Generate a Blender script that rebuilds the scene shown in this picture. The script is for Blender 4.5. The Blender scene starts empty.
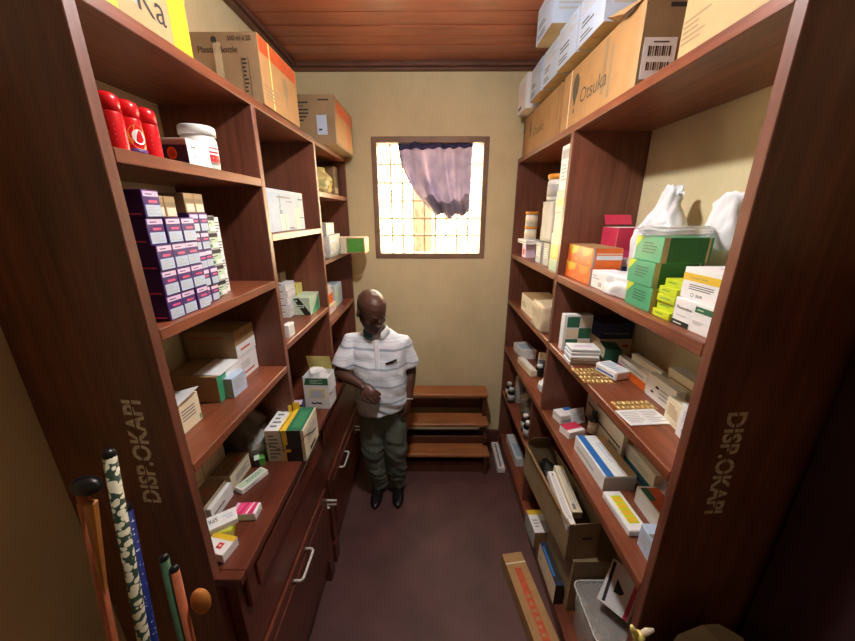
import bpy, bmesh, math, random
from mathutils import Vector, Matrix, noise

SC = bpy.context.scene
COL = SC.collection
RND = random.Random(11)
PI = math.pi

# ------------------------------------------------------------------ materials
def lin(c):
    out = []
    for v in c:
        v = v / 255.0
        out.append(v / 12.92 if v <= 0.04045 else ((v + 0.055) / 1.055) ** 2.4)
    return tuple(out)

MATS = {}
def nt(name):
    m = bpy.data.materials.new(name); m.use_nodes = True
    t = m.node_tree
    return m, t, t.nodes['Principled BSDF']

def mat(name, rgb, rough=0.55, var=0.10, scale=25.0, metal=0.0, spec=0.5, bump=0.0, alpha=None, sheen=0):
    """plain procedural surface: base colour broken up by object-space noise"""
    if name in MATS: return MATS[name]
    m, t, b = nt(name)
    N = t.nodes; L = t.links
    tc = N.new('ShaderNodeTexCoord'); no = N.new('ShaderNodeTexNoise')
    no.inputs['Scale'].default_value = scale; no.inputs['Detail'].default_value = 4
    L.new(tc.outputs['Object'], no.inputs['Vector'])
    r = N.new('ShaderNodeValToRGB')
    c = lin(rgb)
    r.color_ramp.elements[0].position = 0.3; r.color_ramp.elements[1].position = 0.7
    r.color_ramp.elements[0].color = tuple(x * (1 - var) for x in c) + (1,)
    r.color_ramp.elements[1].color = tuple(min(1, x * (1 + var * 0.6)) for x in c) + (1,)
    L.new(no.outputs['Fac'], r.inputs['Fac']); L.new(r.outputs['Color'], b.inputs['Base Color'])
    b.inputs['Roughness'].default_value = rough; b.inputs['Metallic'].default_value = metal
    b.inputs['Specular IOR Level'].default_value = spec
    if bump:
        bp = N.new('ShaderNodeBump'); bp.inputs['Strength'].default_value = bump; bp.inputs['Distance'].default_value = 0.004
        L.new(no.outputs['Fac'], bp.inputs['Height']); L.new(bp.outputs['Normal'], b.inputs['Normal'])
    if alpha is not None:
        b.inputs['Alpha'].default_value = alpha
    MATS[name] = m
    return m

def wood(name, dark, light, grain, rough=0.42, bump=0.06, coat=0.0):
    """varnished timber with grain stretched along one axis"""
    if name in MATS: return MATS[name]
    m, t, b = nt(name); N = t.nodes; L = t.links
    tc = N.new('ShaderNodeTexCoord'); mp = N.new('ShaderNodeMapping')
    mp.inputs['Scale'].default_value = grain
    no = N.new('ShaderNodeTexNoise'); no.inputs['Scale'].default_value = 3.0; no.inputs['Detail'].default_value = 7; no.inputs['Roughness'].default_value = 0.62
    L.new(tc.outputs['Object'], mp.inputs['Vector']); L.new(mp.outputs['Vector'], no.inputs['Vector'])
    bl = N.new('ShaderNodeTexNoise'); bl.inputs['Scale'].default_value = 3.2; bl.inputs['Detail'].default_value = 3
    L.new(tc.outputs['Object'], bl.inputs['Vector'])
    mx = N.new('ShaderNodeMath'); mx.operation = 'MULTIPLY_ADD'; mx.inputs[1].default_value = 0.65
    L.new(no.outputs['Fac'], mx.inputs[0])
    sc = N.new('ShaderNodeMath'); sc.operation = 'MULTIPLY'; sc.inputs[1].default_value = 0.35
    L.new(bl.outputs['Fac'], sc.inputs[0]); L.new(sc.outputs[0], mx.inputs[2])
    r = N.new('ShaderNodeValToRGB')
    r.color_ramp.elements[0].position = 0.33; r.color_ramp.elements[1].position = 0.68
    r.color_ramp.elements[0].color = lin(dark) + (1,); r.color_ramp.elements[1].color = lin(light) + (1,)
    L.new(mx.outputs[0], r.inputs['Fac']); L.new(r.outputs['Color'], b.inputs['Base Color'])
    b.inputs['Roughness'].default_value = rough
    b.inputs['Coat Weight'].default_value = coat; b.inputs['Coat Roughness'].default_value = 0.25
    bp = N.new('ShaderNodeBump'); bp.inputs['Strength'].default_value = bump; bp.inputs['Distance'].default_value = 0.003
    L.new(no.outputs['Fac'], bp.inputs['Height']); L.new(bp.outputs['Normal'], b.inputs['Normal'])
    MATS[name] = m
    return m

def plaster(name, rgb, var=0.10, stain=0.5):
    m, t, b = nt(name); N = t.nodes; L = t.links
    tc = N.new('ShaderNodeTexCoord')
    n1 = N.new('ShaderNodeTexNoise'); n1.inputs['Scale'].default_value = 2.3; n1.inputs['Detail'].default_value = 8; n1.inputs['Roughness'].default_value = 0.65
    n2 = N.new('ShaderNodeTexNoise'); n2.inputs['Scale'].default_value = 38; n2.inputs['Detail'].default_value = 5
    L.new(tc.outputs['Object'], n1.inputs['Vector']); L.new(tc.outputs['Object'], n2.inputs['Vector'])
    r = N.new('ShaderNodeValToRGB'); c = lin(rgb)
    r.color_ramp.elements[0].position = 0.32; r.color_ramp.elements[1].position = 0.62
    r.color_ramp.elements[0].color = (c[0] * (1 - var * 2), c[1] * (1 - var * 2.1), c[2] * (1 - var * 2.4), 1)
    r.color_ramp.elements[1].color = c + (1,)
    L.new(n1.outputs['Fac'], r.inputs['Fac']); L.new(r.outputs['Color'], b.inputs['Base Color'])
    b.inputs['Roughness'].default_value = 0.75; b.inputs['Specular IOR Level'].default_value = 0.25
    bp = N.new('ShaderNodeBump'); bp.inputs['Strength'].default_value = 0.22; bp.inputs['Distance'].default_value = 0.006
    L.new(n2.outputs['Fac'], bp.inputs['Height']); L.new(bp.outputs['Normal'], b.inputs['Normal'])
    MATS[name] = m
    return m

def film(name, rgb, clear=0.6, rough=0.15):
    """thin clear plastic: part see-through, part glossy"""
    if name in MATS: return MATS[name]
    m, t, b = nt(name); N = t.nodes; L = t.links
    b.inputs['Base Color'].default_value = lin(rgb) + (1,); b.inputs['Roughness'].default_value = rough
    tr = N.new('ShaderNodeBsdfTransparent'); mx = N.new('ShaderNodeMixShader')
    no = N.new('ShaderNodeTexNoise'); no.inputs['Scale'].default_value = 18
    tc = N.new('ShaderNodeTexCoord'); L.new(tc.outputs['Object'], no.inputs['Vector'])
    mr = N.new('ShaderNodeMapRange'); mr.inputs['To Min'].default_value = max(0, clear - 0.2); mr.inputs['To Max'].default_value = min(1, clear + 0.2)
    L.new(no.outputs['Fac'], mr.inputs['Value']); L.new(mr.outputs['Result'], mx.inputs['Fac'])
    L.new(b.outputs['BSDF'], mx.inputs[1]); L.new(tr.outputs['BSDF'], mx.inputs[2])
    L.new(mx.outputs['Shader'], N['Material Output'].inputs['Surface'])
    MATS[name] = m
    return m

SHELF = wood('shelf_board_wood', (92, 46, 29), (150, 84, 54), (16, 1.0, 16), rough=0.38, coat=0.15)
UPR = wood('upright_wood', (86, 48, 35), (132, 78, 58), (16, 16, 1.0), rough=0.42, coat=0.1)
CABW = wood('cabinet_wood', (72, 34, 24), (112, 56, 38), (14, 1.0, 14), rough=0.33, coat=0.25)
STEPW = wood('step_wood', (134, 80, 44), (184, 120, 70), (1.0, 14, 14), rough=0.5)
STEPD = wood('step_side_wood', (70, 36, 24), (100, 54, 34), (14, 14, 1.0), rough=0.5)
CEILW = wood('ceiling_plank_wood', (140, 74, 50), (184, 106, 74), (0.9, 9, 9), rough=0.38, coat=0.2)
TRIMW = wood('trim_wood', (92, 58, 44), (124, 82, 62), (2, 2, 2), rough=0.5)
FRAMEW = wood('window_frame_wood', (120, 92, 74), (152, 120, 96), (3, 3, 3), rough=0.55)
DOORW = wood('door_wood', (44, 26, 30), (64, 38, 40), (14, 14, 1.0), rough=0.55)
WALL = plaster('cream_plaster', (220, 206, 164), var=.07)
FLOOR = mat('maroon_floor', (92, 60, 58), rough=0.62, var=0.28, scale=4.5, bump=0.05)
GAP = mat('dark_gap', (40, 22, 18), rough=0.8)
BASEB = mat('skirting_paint', (96, 48, 38), rough=0.45, var=0.2)
STEN = mat('stencil_paint', (224, 212, 190), rough=0.7, var=0.35, scale=90)
WHITE = mat('white_card', (232, 234, 234), rough=0.45, var=0.04)
COOL = mat('pale_blue_card', (180, 200, 224), rough=0.45, var=0.05)
CREAM = mat('cream_card', (226, 214, 186), rough=0.5, var=0.05)
GREYC = mat('grey_card', (178, 180, 178), rough=0.5, var=0.06)
INK = mat('black_ink', (34, 34, 36), rough=0.6)
GINK = mat('grey_ink', (120, 124, 128), rough=0.6)
KRAFT = mat('kraft_card', (172, 132, 84), rough=0.65, var=0.10, scale=14)
KRAFT2 = mat('pale_kraft_card', (182, 154, 106), rough=0.65, var=0.10, scale=14)
KRAFTD = mat('old_kraft_card', (146, 124, 92), rough=0.7, var=0.18, scale=10)
TAN = mat('tan_card', (168, 138, 96), rough=0.65, var=0.1)
PURPLE = mat('purple_card', (70, 40, 112), rough=0.4, var=0.06)
PINK = mat('pink_ink', (226, 84, 130), rough=0.45)
MAG = mat('magenta_ink', (206, 40, 120), rough=0.4)
LILAC = mat('lilac_ink', (226, 200, 226), rough=0.45)
GREEN = mat('green_card', (66, 162, 116), rough=0.42, var=0.06)
DGREEN = mat('dark_green_card', (40, 104, 74), rough=0.45, var=0.06)
LEAF = mat('leaf_green_card', (84, 158, 62), rough=0.5, var=0.2, scale=60)
PGREEN = mat('pale_green_card', (186, 212, 186), rough=0.45, var=0.05)
LIME = mat('lime_card', (196, 214, 40), rough=0.42, var=0.05)
YELLOW = mat('yellow_card', (226, 190, 48), rough=0.4, var=0.06)
PYEL = mat('pale_yellow_card', (236, 224, 130), rough=0.45, var=0.05)
ORANGE = mat('orange_card', (238, 112, 36), rough=0.4, var=0.06)
RUST = mat('rust_ink', (196, 84, 44), rough=0.5, var=0.2, scale=60)
RED = mat('red_ink', (204, 40, 44), rough=0.4)
CRIM = mat('crimson_card', (196, 52, 84), rough=0.4)
NAVY = mat('navy_card', (38, 46, 82), rough=0.42)
BLUE = mat('blue_ink', (44, 110, 186), rough=0.42)
TEAL = mat('teal_ink', (40, 104, 128), rough=0.45)
BLACKP = mat('black_plastic', (22, 22, 24), rough=0.35)
REDP = mat('red_can_paint', (214, 26, 34), rough=0.25, var=0.03)
WPLA = mat('white_plastic', (228, 230, 226), rough=0.35, var=0.03)
OPLA = mat('orange_cap_plastic', (226, 150, 52), rough=0.35, var=0.05)
BROWNG = mat('brown_bottle_glass', (52, 30, 18), rough=0.12)
DARKG = mat('dark_bottle_glass', (24, 20, 20), rough=0.12)
GOLD = mat('gold_foil', (186, 150, 88), rough=0.3, metal=0.6, var=0.25, scale=200)
GOLDH = mat('gold_blister', (210, 182, 124), rough=0.25, metal=0.4)
STEEL = mat('white_metal', (216, 212, 204), rough=0.3, metal=0.2, var=0.03)
BARM = mat('grille_metal', (222, 206, 172), rough=0.45, metal=0.1)
BAGW = mat('white_plastic_bag', (222, 228, 232), rough=0.3, var=0.06, scale=20)
BAGT = mat('tan_paper_bag', (206, 190, 160), rough=0.45, var=0.1)
BAGG = mat('grey_plastic_bag', (120, 112, 100), rough=0.35, var=0.25, scale=20)
BAGD = mat('dark_sack', (84, 66, 42), rough=0.4, var=0.2, scale=12)
CLEAR = film('clear_film', (226, 226, 220), 0.55)
CLEARY = film('yellowish_film', (216, 204, 140), 0.25)
TUB = film('clear_tub', (196, 196, 190), 0.66, 0.1)
TAPE = film('clear_tape', (230, 216, 180), 0.68, 0.12)
RAIN = [WHITE, CREAM]

# ------------------------------------------------------------------ mesh builder
_TXT = {}
def text_geo(s, bold=0.0):
    if (s, bold) in _TXT: return _TXT[(s, bold)]
    cu = bpy.data.curves.new('txt', 'FONT'); cu.body = s; cu.offset = bold; cu.size = 1.0; cu.resolution_u = 3
    ob = bpy.data.objects.new('txt', cu); COL.objects.link(ob)
    bpy.context.view_layer.update()
    me = bpy.data.meshes.new_from_object(ob.evaluated_get(bpy.context.evaluated_depsgraph_get()))
    vs = [(v.co.x, v.co.y) for v in me.vertices]; fs = [tuple(p.vertices) for p in me.polygons]
    bpy.data.objects.remove(ob); bpy.data.curves.remove(cu); bpy.data.meshes.remove(me)
    x0 = min(v[0] for v in vs); x1 = max(v[0] for v in vs); y0 = min(v[1] for v in vs); y1 = max(v[1] for v in vs)
    _TXT[(s, bold)] = ([((v[0] - x0) / (x1 - x0), (v[1] - y0) / (y1 - y0)) for v in vs], fs, (x1 - x0) / (y1 - y0))
    return _TXT[(s, bold)]

class MB:
    def __init__(s): s.bm = bmesh.new(); s.mats = []
    def mi(s, m):
        if m not in s.mats: s.mats.append(m)
        return s.mats.index(m)
    def poly(s, pts, m, smooth=False):
        f = s.bm.faces.new([s.bm.verts.new(p) for p in pts]); f.material_index = s.mi(m); f.smooth = smooth
        return f
    def hexa(s, c, m, bev=0.0):
        """c: 8 corners, bottom loop then top loop"""
        vs = [s.bm.verts.new(p) for p in c]; i = s.mi(m); fs = []
        for q in ((3, 2, 1, 0), (4, 5, 6, 7), (0, 1, 5, 4), (1, 2, 6, 5), (2, 3, 7, 6), (3, 0, 4, 7)):
            f = s.bm.faces.new([vs[k] for k in q]); f.material_index = i; fs.append(f)
        if bev:
            es = list({e for f in fs for e in f.edges})
            r = bmesh.ops.bevel(s.bm, geom=es, offset=bev, segments=1, affect='EDGES', profile=0.5)
            for f in r['faces']: f.material_index = i
    def box(s, x0, x1, y0, y1, z0, z1, m, bev=0.0):
        s.hexa([(x0, y0, z0), (x1, y0, z0), (x1, y1, z0), (x0, y1, z0), (x0, y0, z1), (x1, y0, z1), (x1, y1, z1), (x0, y1, z1)], m, bev)
    def rings(s, rs, m, cap=True, smooth=True):
        i = s.mi(m); L = [[s.bm.verts.new(p) for p in r] for r in rs]; n = len(L[0])
        for a, b in zip(L, L[1:]):
            for k in range(n):
                f = s.bm.faces.new((a[k], a[(k + 1) % n], b[(k + 1) % n], b[k])); f.material_index = i; f.smooth = smooth
        if cap:
            for r, rev in ((L[0], True), (L[-1], False)):
                f = s.bm.faces.new(r[::-1] if rev else r); f.material_index = i; f.smooth = False
    def lathe(s, prof, c, m, n=20):
        s.rings([[(c[0] + r * math.cos(2 * PI * k / n), c[1] + r * math.sin(2 * PI * k / n), c[2] + z) for k in range(n)] for r, z in prof], m)
    def tube(s, pts, rad, m, n=10, flat=1.0):
        pts = [Vector(p) for p in pts]
        if not isinstance(rad, (list, tuple)): rad = [rad] * len(pts)
        rs = []; ref = None
        for k, p in enumerate(pts):
            d = (pts[min(k + 1, len(pts) - 1)] - pts[max(k - 1, 0)]).normalized()
            if ref is None: ref = Vector((0, 0, 1)) if abs(d.z) < 0.9 else Vector((1, 0, 0))
            a = d.cross(ref).normalized(); b = d.cross(a).normalized(); ref = b.cross(d) if False else ref
            rs.append([p + (a * math.cos(2 * PI * j / n) + b * math.sin(2 * PI * j / n) * flat) * rad[k] for j in range(n)])
        s.rings(rs, m)
    def ball(s, c, r, m, n=14, M=None):
        rx, ry, rz = r if isinstance(r, (tuple, list)) else (r, r, r)
        rs = []
        for a in range(1, n // 2 + 3):
            t = PI * a / (n // 2 + 3); rs.append([(rx * math.sin(t) * math.cos(2 * PI * k / n), ry * math.sin(t) * math.sin(2 * PI * k / n), -rz * math.cos(t)) for k in range(n)])
        c = Vector(c)
        rs = [[c + (M @ Vector(p) if M else Vector(p)) for p in q] for q in rs]
        s.rings(rs, m)
    def text(s, txt, o, U, V, m, w=None, h=None, bold=0.0):
        """flat lettering from corner o, along U (unit), up V (unit); fits width w and/or height h"""
        vs, fs, asp = text_geo(txt, bold)
        if w is None: w = h * asp
        if h is None: h = w / asp
        o = Vector(o); i = s.mi(m)
        B = [s.bm.verts.new(o + U * (x * w) + V * (y * h)) for x, y in vs]
        for f in fs:
            try:
                g = s.bm.faces.new([B[k] for k in f]); g.material_index = i
            except ValueError: pass
    def mesh(s, name):
        s.bm.normal_update()
        me = bpy.data.meshes.new(name); s.bm.to_mesh(me); s.bm.free()
        for m in s.mats: me.materials.append(m)
        return me
    def build(s, name, parent=None, loc=None, rot=None):
        o = bpy.data.objects.new(name, s.mesh(name)); COL.objects.link(o)
        if parent: o.parent = parent
        if loc is not None: o.location = loc
        if rot is not None: o.rotation_euler = rot
        return o

def tag(o, label, cat, group=None, kind=None):
    o['label'] = label; o['category'] = cat
    if group: o['group'] = group
    if kind: o['kind'] = kind
    return o
def empty(name, loc=(0, 0, 0), rot=(0, 0, 0)):
    o = bpy.data.objects.new(name, None); COL.objects.link(o); o.location = loc; o.rotation_euler = rot
    o.empty_display_size = 0.05
    return o
def struct(o): o['kind'] = 'structure'; return o

# ------------------------------------------------------------------ printed boxes
def frame(face, sx, sy, sz):
    X, Y, Z = Vector((1, 0, 0)), Vector((0, 1, 0)), Vector((0, 0, 1))
    a, b = sx / 2, sy / 2
    return {'+x': (Vector((a, -b, 0)), Y * sy, Z * sz, X), '-x': (Vector((-a, b, 0)), -Y * sy, Z * sz, -X),
            '-y': (Vector((-a, -b, 0)), X * sx, Z * sz, -Y), '+y': (Vector((a, b, 0)), -X * sx, Z * sz, Y),
            't': (Vector((-a, -b, sz)), X * sx, Y * sy, Z),                    # top read from the near side
            'tl': (Vector((a, -b, sz)), Y * sy, -X * sx, Z),                   # top read from the +x side
            'tr': (Vector((-a, b, sz)), -Y * sy, X * sx, Z)}[face]             # top read from the -x side

def draw(mb, size, decals, z0=0.0):
    lay = 0
    for d in decals:
        lay += 1
        kind = 'fill'
        if isinstance(d[0], str) and d[0] in ('text', 'lines', 'oval', 'tri'): kind = d[0]; d = d[1:]
        o, U, V, N = frame(d[0], *size)
        o = o + N * (0.0005 + 0.00012 * lay) + Vector((0, 0, z0))
        if kind == 'fill':
            _, u0, u1, v0, v1, m = d
            mb.poly([o + U * u0 + V * v0, o + U * u1 + V * v0, o + U * u1 + V * v1, o + U * u0 + V * v1], m)
        elif kind == 'tri':
            _, p, m = d
            mb.poly([o + U * a + V * b for a, b in p], m)
        elif kind == 'oval':
            _, cu, cv, ru, rv, m = d
            mb.poly([o + U * (cu + ru * math.cos(2 * PI * k / 20)) + V * (cv + rv * math.sin(2 * PI * k / 20)) for k in range(20)], m)
        elif kind == 'lines':
            _, u0, u1, v0, v1, n, m = d
            for k in range(n):
                va = v0 + (v1 - v0) * (k + 0.25) / n; vb = v0 + (v1 - v0) * (k + 0.7) / n
                ue = u1 - (u1 - u0) * RND.choice((0, 0, 0.1, 0.25, 0.4))
                mb.poly([o + U * u0 + V * va, o + U * ue + V * va, o + U * ue + V * vb, o + U * u0 + V * vb], m)
        else:
            _, s, u, v, hfrac, m = d[:6]
            h = hfrac * V.length
            vs, fs, asp = text_geo(s); w = h * asp
            if len(d) > 6: w = min(w, d[6] * U.length)
            mb.text(s, o + U * u + V * v, U.normalized(), V.normalized(), m, w=w, h=h)

def pbox(name, label, cat, c, size, m, decals=(), rot=0.0, group=None, bev=0.0012, tilt=(0, 0)):
    """printed carton: base centre c, size (x, y, z)"""
    mb = MB(); sx, sy, sz = size
    mb.box(-sx / 2, sx / 2, -sy / 2, sy / 2, 0, sz, m, bev)
    draw(mb, size, decals)
    o = mb.build(name, None, c, (tilt[0], tilt[1], rot))
    return tag(o, label, cat, group)

def LB(name, label, xf, y0, y1, z, h, dep, m, decals=(), cat='box', **k):
    return pbox(name, label, cat, (xf - dep / 2, (y0 + y1) / 2, z + 0.0006), (dep, y1 - y0, h), m, decals, **k)
def RB(name, label, xf, y0, y1, z, h, dep, m, decals=(), cat='box', **k):
    return pbox(name, label, cat, (xf + dep / 2, (y0 + y1) / 2, z + 0.0006), (dep, y1 - y0, h), m, decals, **k)

def bag(name, label, c, r, h, m, seed=0, cat='bag', group=None, neck=0.25, crumple=0.25, n=40, lean=(0, 0), full=0.62):
    """crumpled bag: bulging body with creases, gathered at the top"""
    mb = MB(); rs = []; K = 26
    for a in range(K + 1):
        t = a / K
        w = (0.80 + 0.20 * math.sin(min(1, t / .35) * PI / 2)) if t < full else 1 - (1 - neck) * math.sin((t - full) / (1 - full) * PI / 2) ** 1.5
        if a == 0: w = .7
        ring = []
        for k in range(n):
            th = 2 * PI * k / n
            q = Vector((math.cos(th) * 1.5, math.sin(th) * 1.5, t * 2.6 + seed * 7.3))
            ridge = 0.5 - abs(noise.noise(q * 2.4)) * 2.0
            d = 1 + crumple * (0.7 * noise.noise(q * 1.1) + 0.45 * ridge + 0.25 * noise.noise(q * 5.0) + 0.22 * math.sin(th * 8 + seed + 3 * noise.noise(q)) * max(0, t - full + .15))
            top = h * (.06 * math.sin(th * 2 + seed) + .05 * noise.noise(q * 3)) * (t ** 4)
            ring.append((lean[0] * t * t * h + r[0] * w * d * math.cos(th), lean[1] * t * t * h + r[1] * w * d * math.sin(th), max(0, h * t + top + (h * .03 * noise.noise(q * 3.3) if 0 < a < K else 0))))
        rs.append(ring)
    mb.rings(rs, m)
    o = mb.build(name, None, (c[0], c[1], c[2] + 0.001))
    return tag(o, label, cat, group)

def soft(name, label, cat, c, size, m, amp=.006, seed=0, rot=0.0, group=None, decals=()):
    """soft wrapped pack: a box whose sides bulge and crease"""
    mb = MB(); sx, sy, sz = size; i = mb.mi(m)
    r = bmesh.ops.create_cube(mb.bm, size=1.0)
    bmesh.ops.subdivide_edges(mb.bm, edges=mb.bm.edges[:], cuts=9, use_grid_fill=True)
    for v in mb.bm.verts:
        p = v.co.copy(); e = max(abs(p.x), abs(p.y), abs(p.z))
        rnd = p.normalized() * .62; p = p.lerp(rnd, .10)
        q = Vector((p.x * sx, p.y * sy, p.z * sz)) * 26 + Vector((seed * 3.1, seed, 0))
        d = amp * (noise.noise(q * .8) + .9 * (0.4 - abs(noise.noise(q * 1.9)) * 1.6))
        u = p.normalized()
        v.co = Vector((p.x * sx + u.x * d, p.y * sy + u.y * d, max(0, (p.z + .5) * sz + (u.z * d if p.z > -.45 else 0))))
    for f in mb.bm.faces: f.smooth = True; f.material_index = i
    draw(mb, size, decals)
    o = mb.build(name, None, (c[0], c[1], c[2] + .0008), (0, 0, rot))
    return tag(o, label, cat, group)

def jar(name, label, c, r, h, body, cap, capm=None, labelm=None, cat='bottle', group=None, emblem=None):
    """plastic jar or bottle: body with shoulder, separate screw cap and paper label as parts"""
    root = empty(name, c); tag(root, label, cat, group)
    b = MB(); b.lathe([(r * .92, 0), (r, .004), (r, h * .70), (r * .93, h * .76), (r * cap, h * .80), (r * cap, h * .86)], (0, 0, 0), body); b.build('body', root)
    k = MB(); cr = r * cap * 1.12
    k.lathe([(cr, h * .80), (cr, h * .97), (cr * .93, h), (cr * .3, h)], (0, 0, 0), capm or WPLA); k.build('cap', root)
    if labelm:
        l = MB(); l.lathe([(r * 1.012, h * .14), (r * 1.012, h * .60)], (0, 0, 0), labelm)
        if emblem:
            for a0, a1, z0, z1 in ((-.9, .3, .20, .36), (-.9, .2, .40, .44), (-.9, .3, .50, .53)):
                l.poly([(r * 1.02 * math.cos(a0 + (a1 - a0) * q / 8), r * 1.02 * math.sin(a0 + (a1 - a0) * q / 8), h * z0) for q in range(9)] + [(r * 1.02 * math.cos(a1 + (a0 - a1) * q / 8), r * 1.02 * math.sin(a1 + (a0 - a1) * q / 8), h * z1) for q in range(9)], emblem)
        l.build('paper_label', root)
    return root

# ------------------------------------------------------------------ room shell
XL, XR, YB, YF, ZC = -1.00, 1.04, 2.84, -1.5, 3.185
def shell():
    b = MB(); b.box(-3.9, 3.9, YF - .2, YB + .22, -0.12, 0, FLOOR); struct(b.build('floor'))
    b = MB(); b.box(-3.9, XL, .28, YB + .22, 0, 3.3, WALL); b.box(-3.9, -3.7, YF, .28, 0, 3.3, DOORW); struct(b.build('wall_left'))  # near end opens wide; dark far wall added out of view to cut bounce
    b = MB(); b.box(XR, 3.9, .28, YB + .22, 0, 3.3, WALL); b.box(3.7, 3.9, YF, .28, 0, 3.3, DOORW); struct(b.build('wall_right'))  # same unseen dark wall added on this side, keeping bounce off the uprights
    b = MB(); b.box(-3.9, 3.9, YF - .2, YF, 0, 3.3, WALL); struct(b.build('wall_front'))
    wx0, wx1, wz0, wz1 = -0.450, 0.450, 1.815, 2.725
    b = MB()
    b.box(XL, wx0, YB, YB + .2, 0, 3.3, WALL); b.box(wx1, XR, YB, YB + .2, 0, 3.3, WALL)
    b.box(wx0, wx1, YB, YB + .2, 0, wz0, WALL); b.box(wx0, wx1, YB, YB + .2, wz1, 3.3, WALL)
    struct(b.build('wall_back'))
    # ceiling boards running across the room
    b = MB(); b.box(-3.9, 3.9, YF - .2, YB + .2, ZC + .018, ZC + .10, GAP)
    y = 2.775; w = [.108, .106, .103, .104, .132, .126, .124, .13, .128, .12]
    k = 0
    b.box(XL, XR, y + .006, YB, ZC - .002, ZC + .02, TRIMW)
    while y > YF:
        ww = w[k % len(w)]; b.box(XL, XR, y - ww, y, ZC + (0.000 if k % 2 else .003), ZC + .02, CEILW, .003); y -= ww + .009; k += 1
    struct(b.build('ceiling'))
    b = MB(); b.box(XL, XR, YB - .035, YB - .0005, 3.142, 3.162, TRIMW, .004); b.box(XL, XR, YB - .055, YB - .0005, 3.162, ZC, TRIMW, .004); struct(b.build('trim_1'))
    b = MB(); b.box(XL + .0005, XL + .035, .28, YB - .056, 3.142, 3.162, TRIMW, .004); b.box(XL + .0005, XL + .055, .28, YB - .056, 3.162, ZC, TRIMW, .004); struct(b.build('trim_2'))
    b = MB(); b.box(XR - .035, XR - .0005, .28, YB - .056, 3.142, 3.162, TRIMW, .004); b.box(XR - .055, XR - .0005, .28, YB - .056, 3.162, ZC, TRIMW, .004); struct(b.build('trim_3'))
    b = MB(); b.box(-.57, .67, YB - .015, YB - .0005, 0, .15, BASEB, .003); struct(b.build('baseboard_back'))
    # window: timber frame, welded grille
    root = struct(empty('window_1', (0, YB, 0)))
    b = MB(); t = .042
    for x0, x1, z0, z1 in ((wx0, wx0 + t, wz0, wz1), (wx1 - t, wx1, wz0, wz1), (wx0 + t, wx1 - t, wz0, wz0 + t), (wx0 + t, wx1 - t, wz1 - t, wz1)):
        b.box(x0, x1, -.012, .13, z0, z1, FRAMEW, .004)
    b.build('window_frame', root)
    b = MB()
    for k in range(1, 9):
        x = wx0 + t + (wx1 - wx0 - 2 * t) * k / 9; b.box(x - .008, x + .008, .092, .106, wz0 + t, wz1 - t, BARM)
    for k in range(1, 6):
        z = wz0 + t + (wz1 - wz0 - 2 * t) * k / 6; b.box(wx0 + t, wx1 - t, .084, .092, z - .007, z + .007, BARM)
    b.build('grille', root)
    # door leaf standing open against the right wall by the camera
    d = struct(empty('door_1', (XR - .045, .02, 0)))
    b = MB(); b.box(-.02, .02, -.01, .70, .01, 2.06, DOORW, .003); b.build('door_leaf', d)
    b = MB()
    for z0, z1 in ((.2, .9), (1.05, 1.95)): b.box(-.026, -.0195, .12, .58, z0, z1, DOORW, .004)
    b.build('door_panel', d)
shell()

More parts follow.
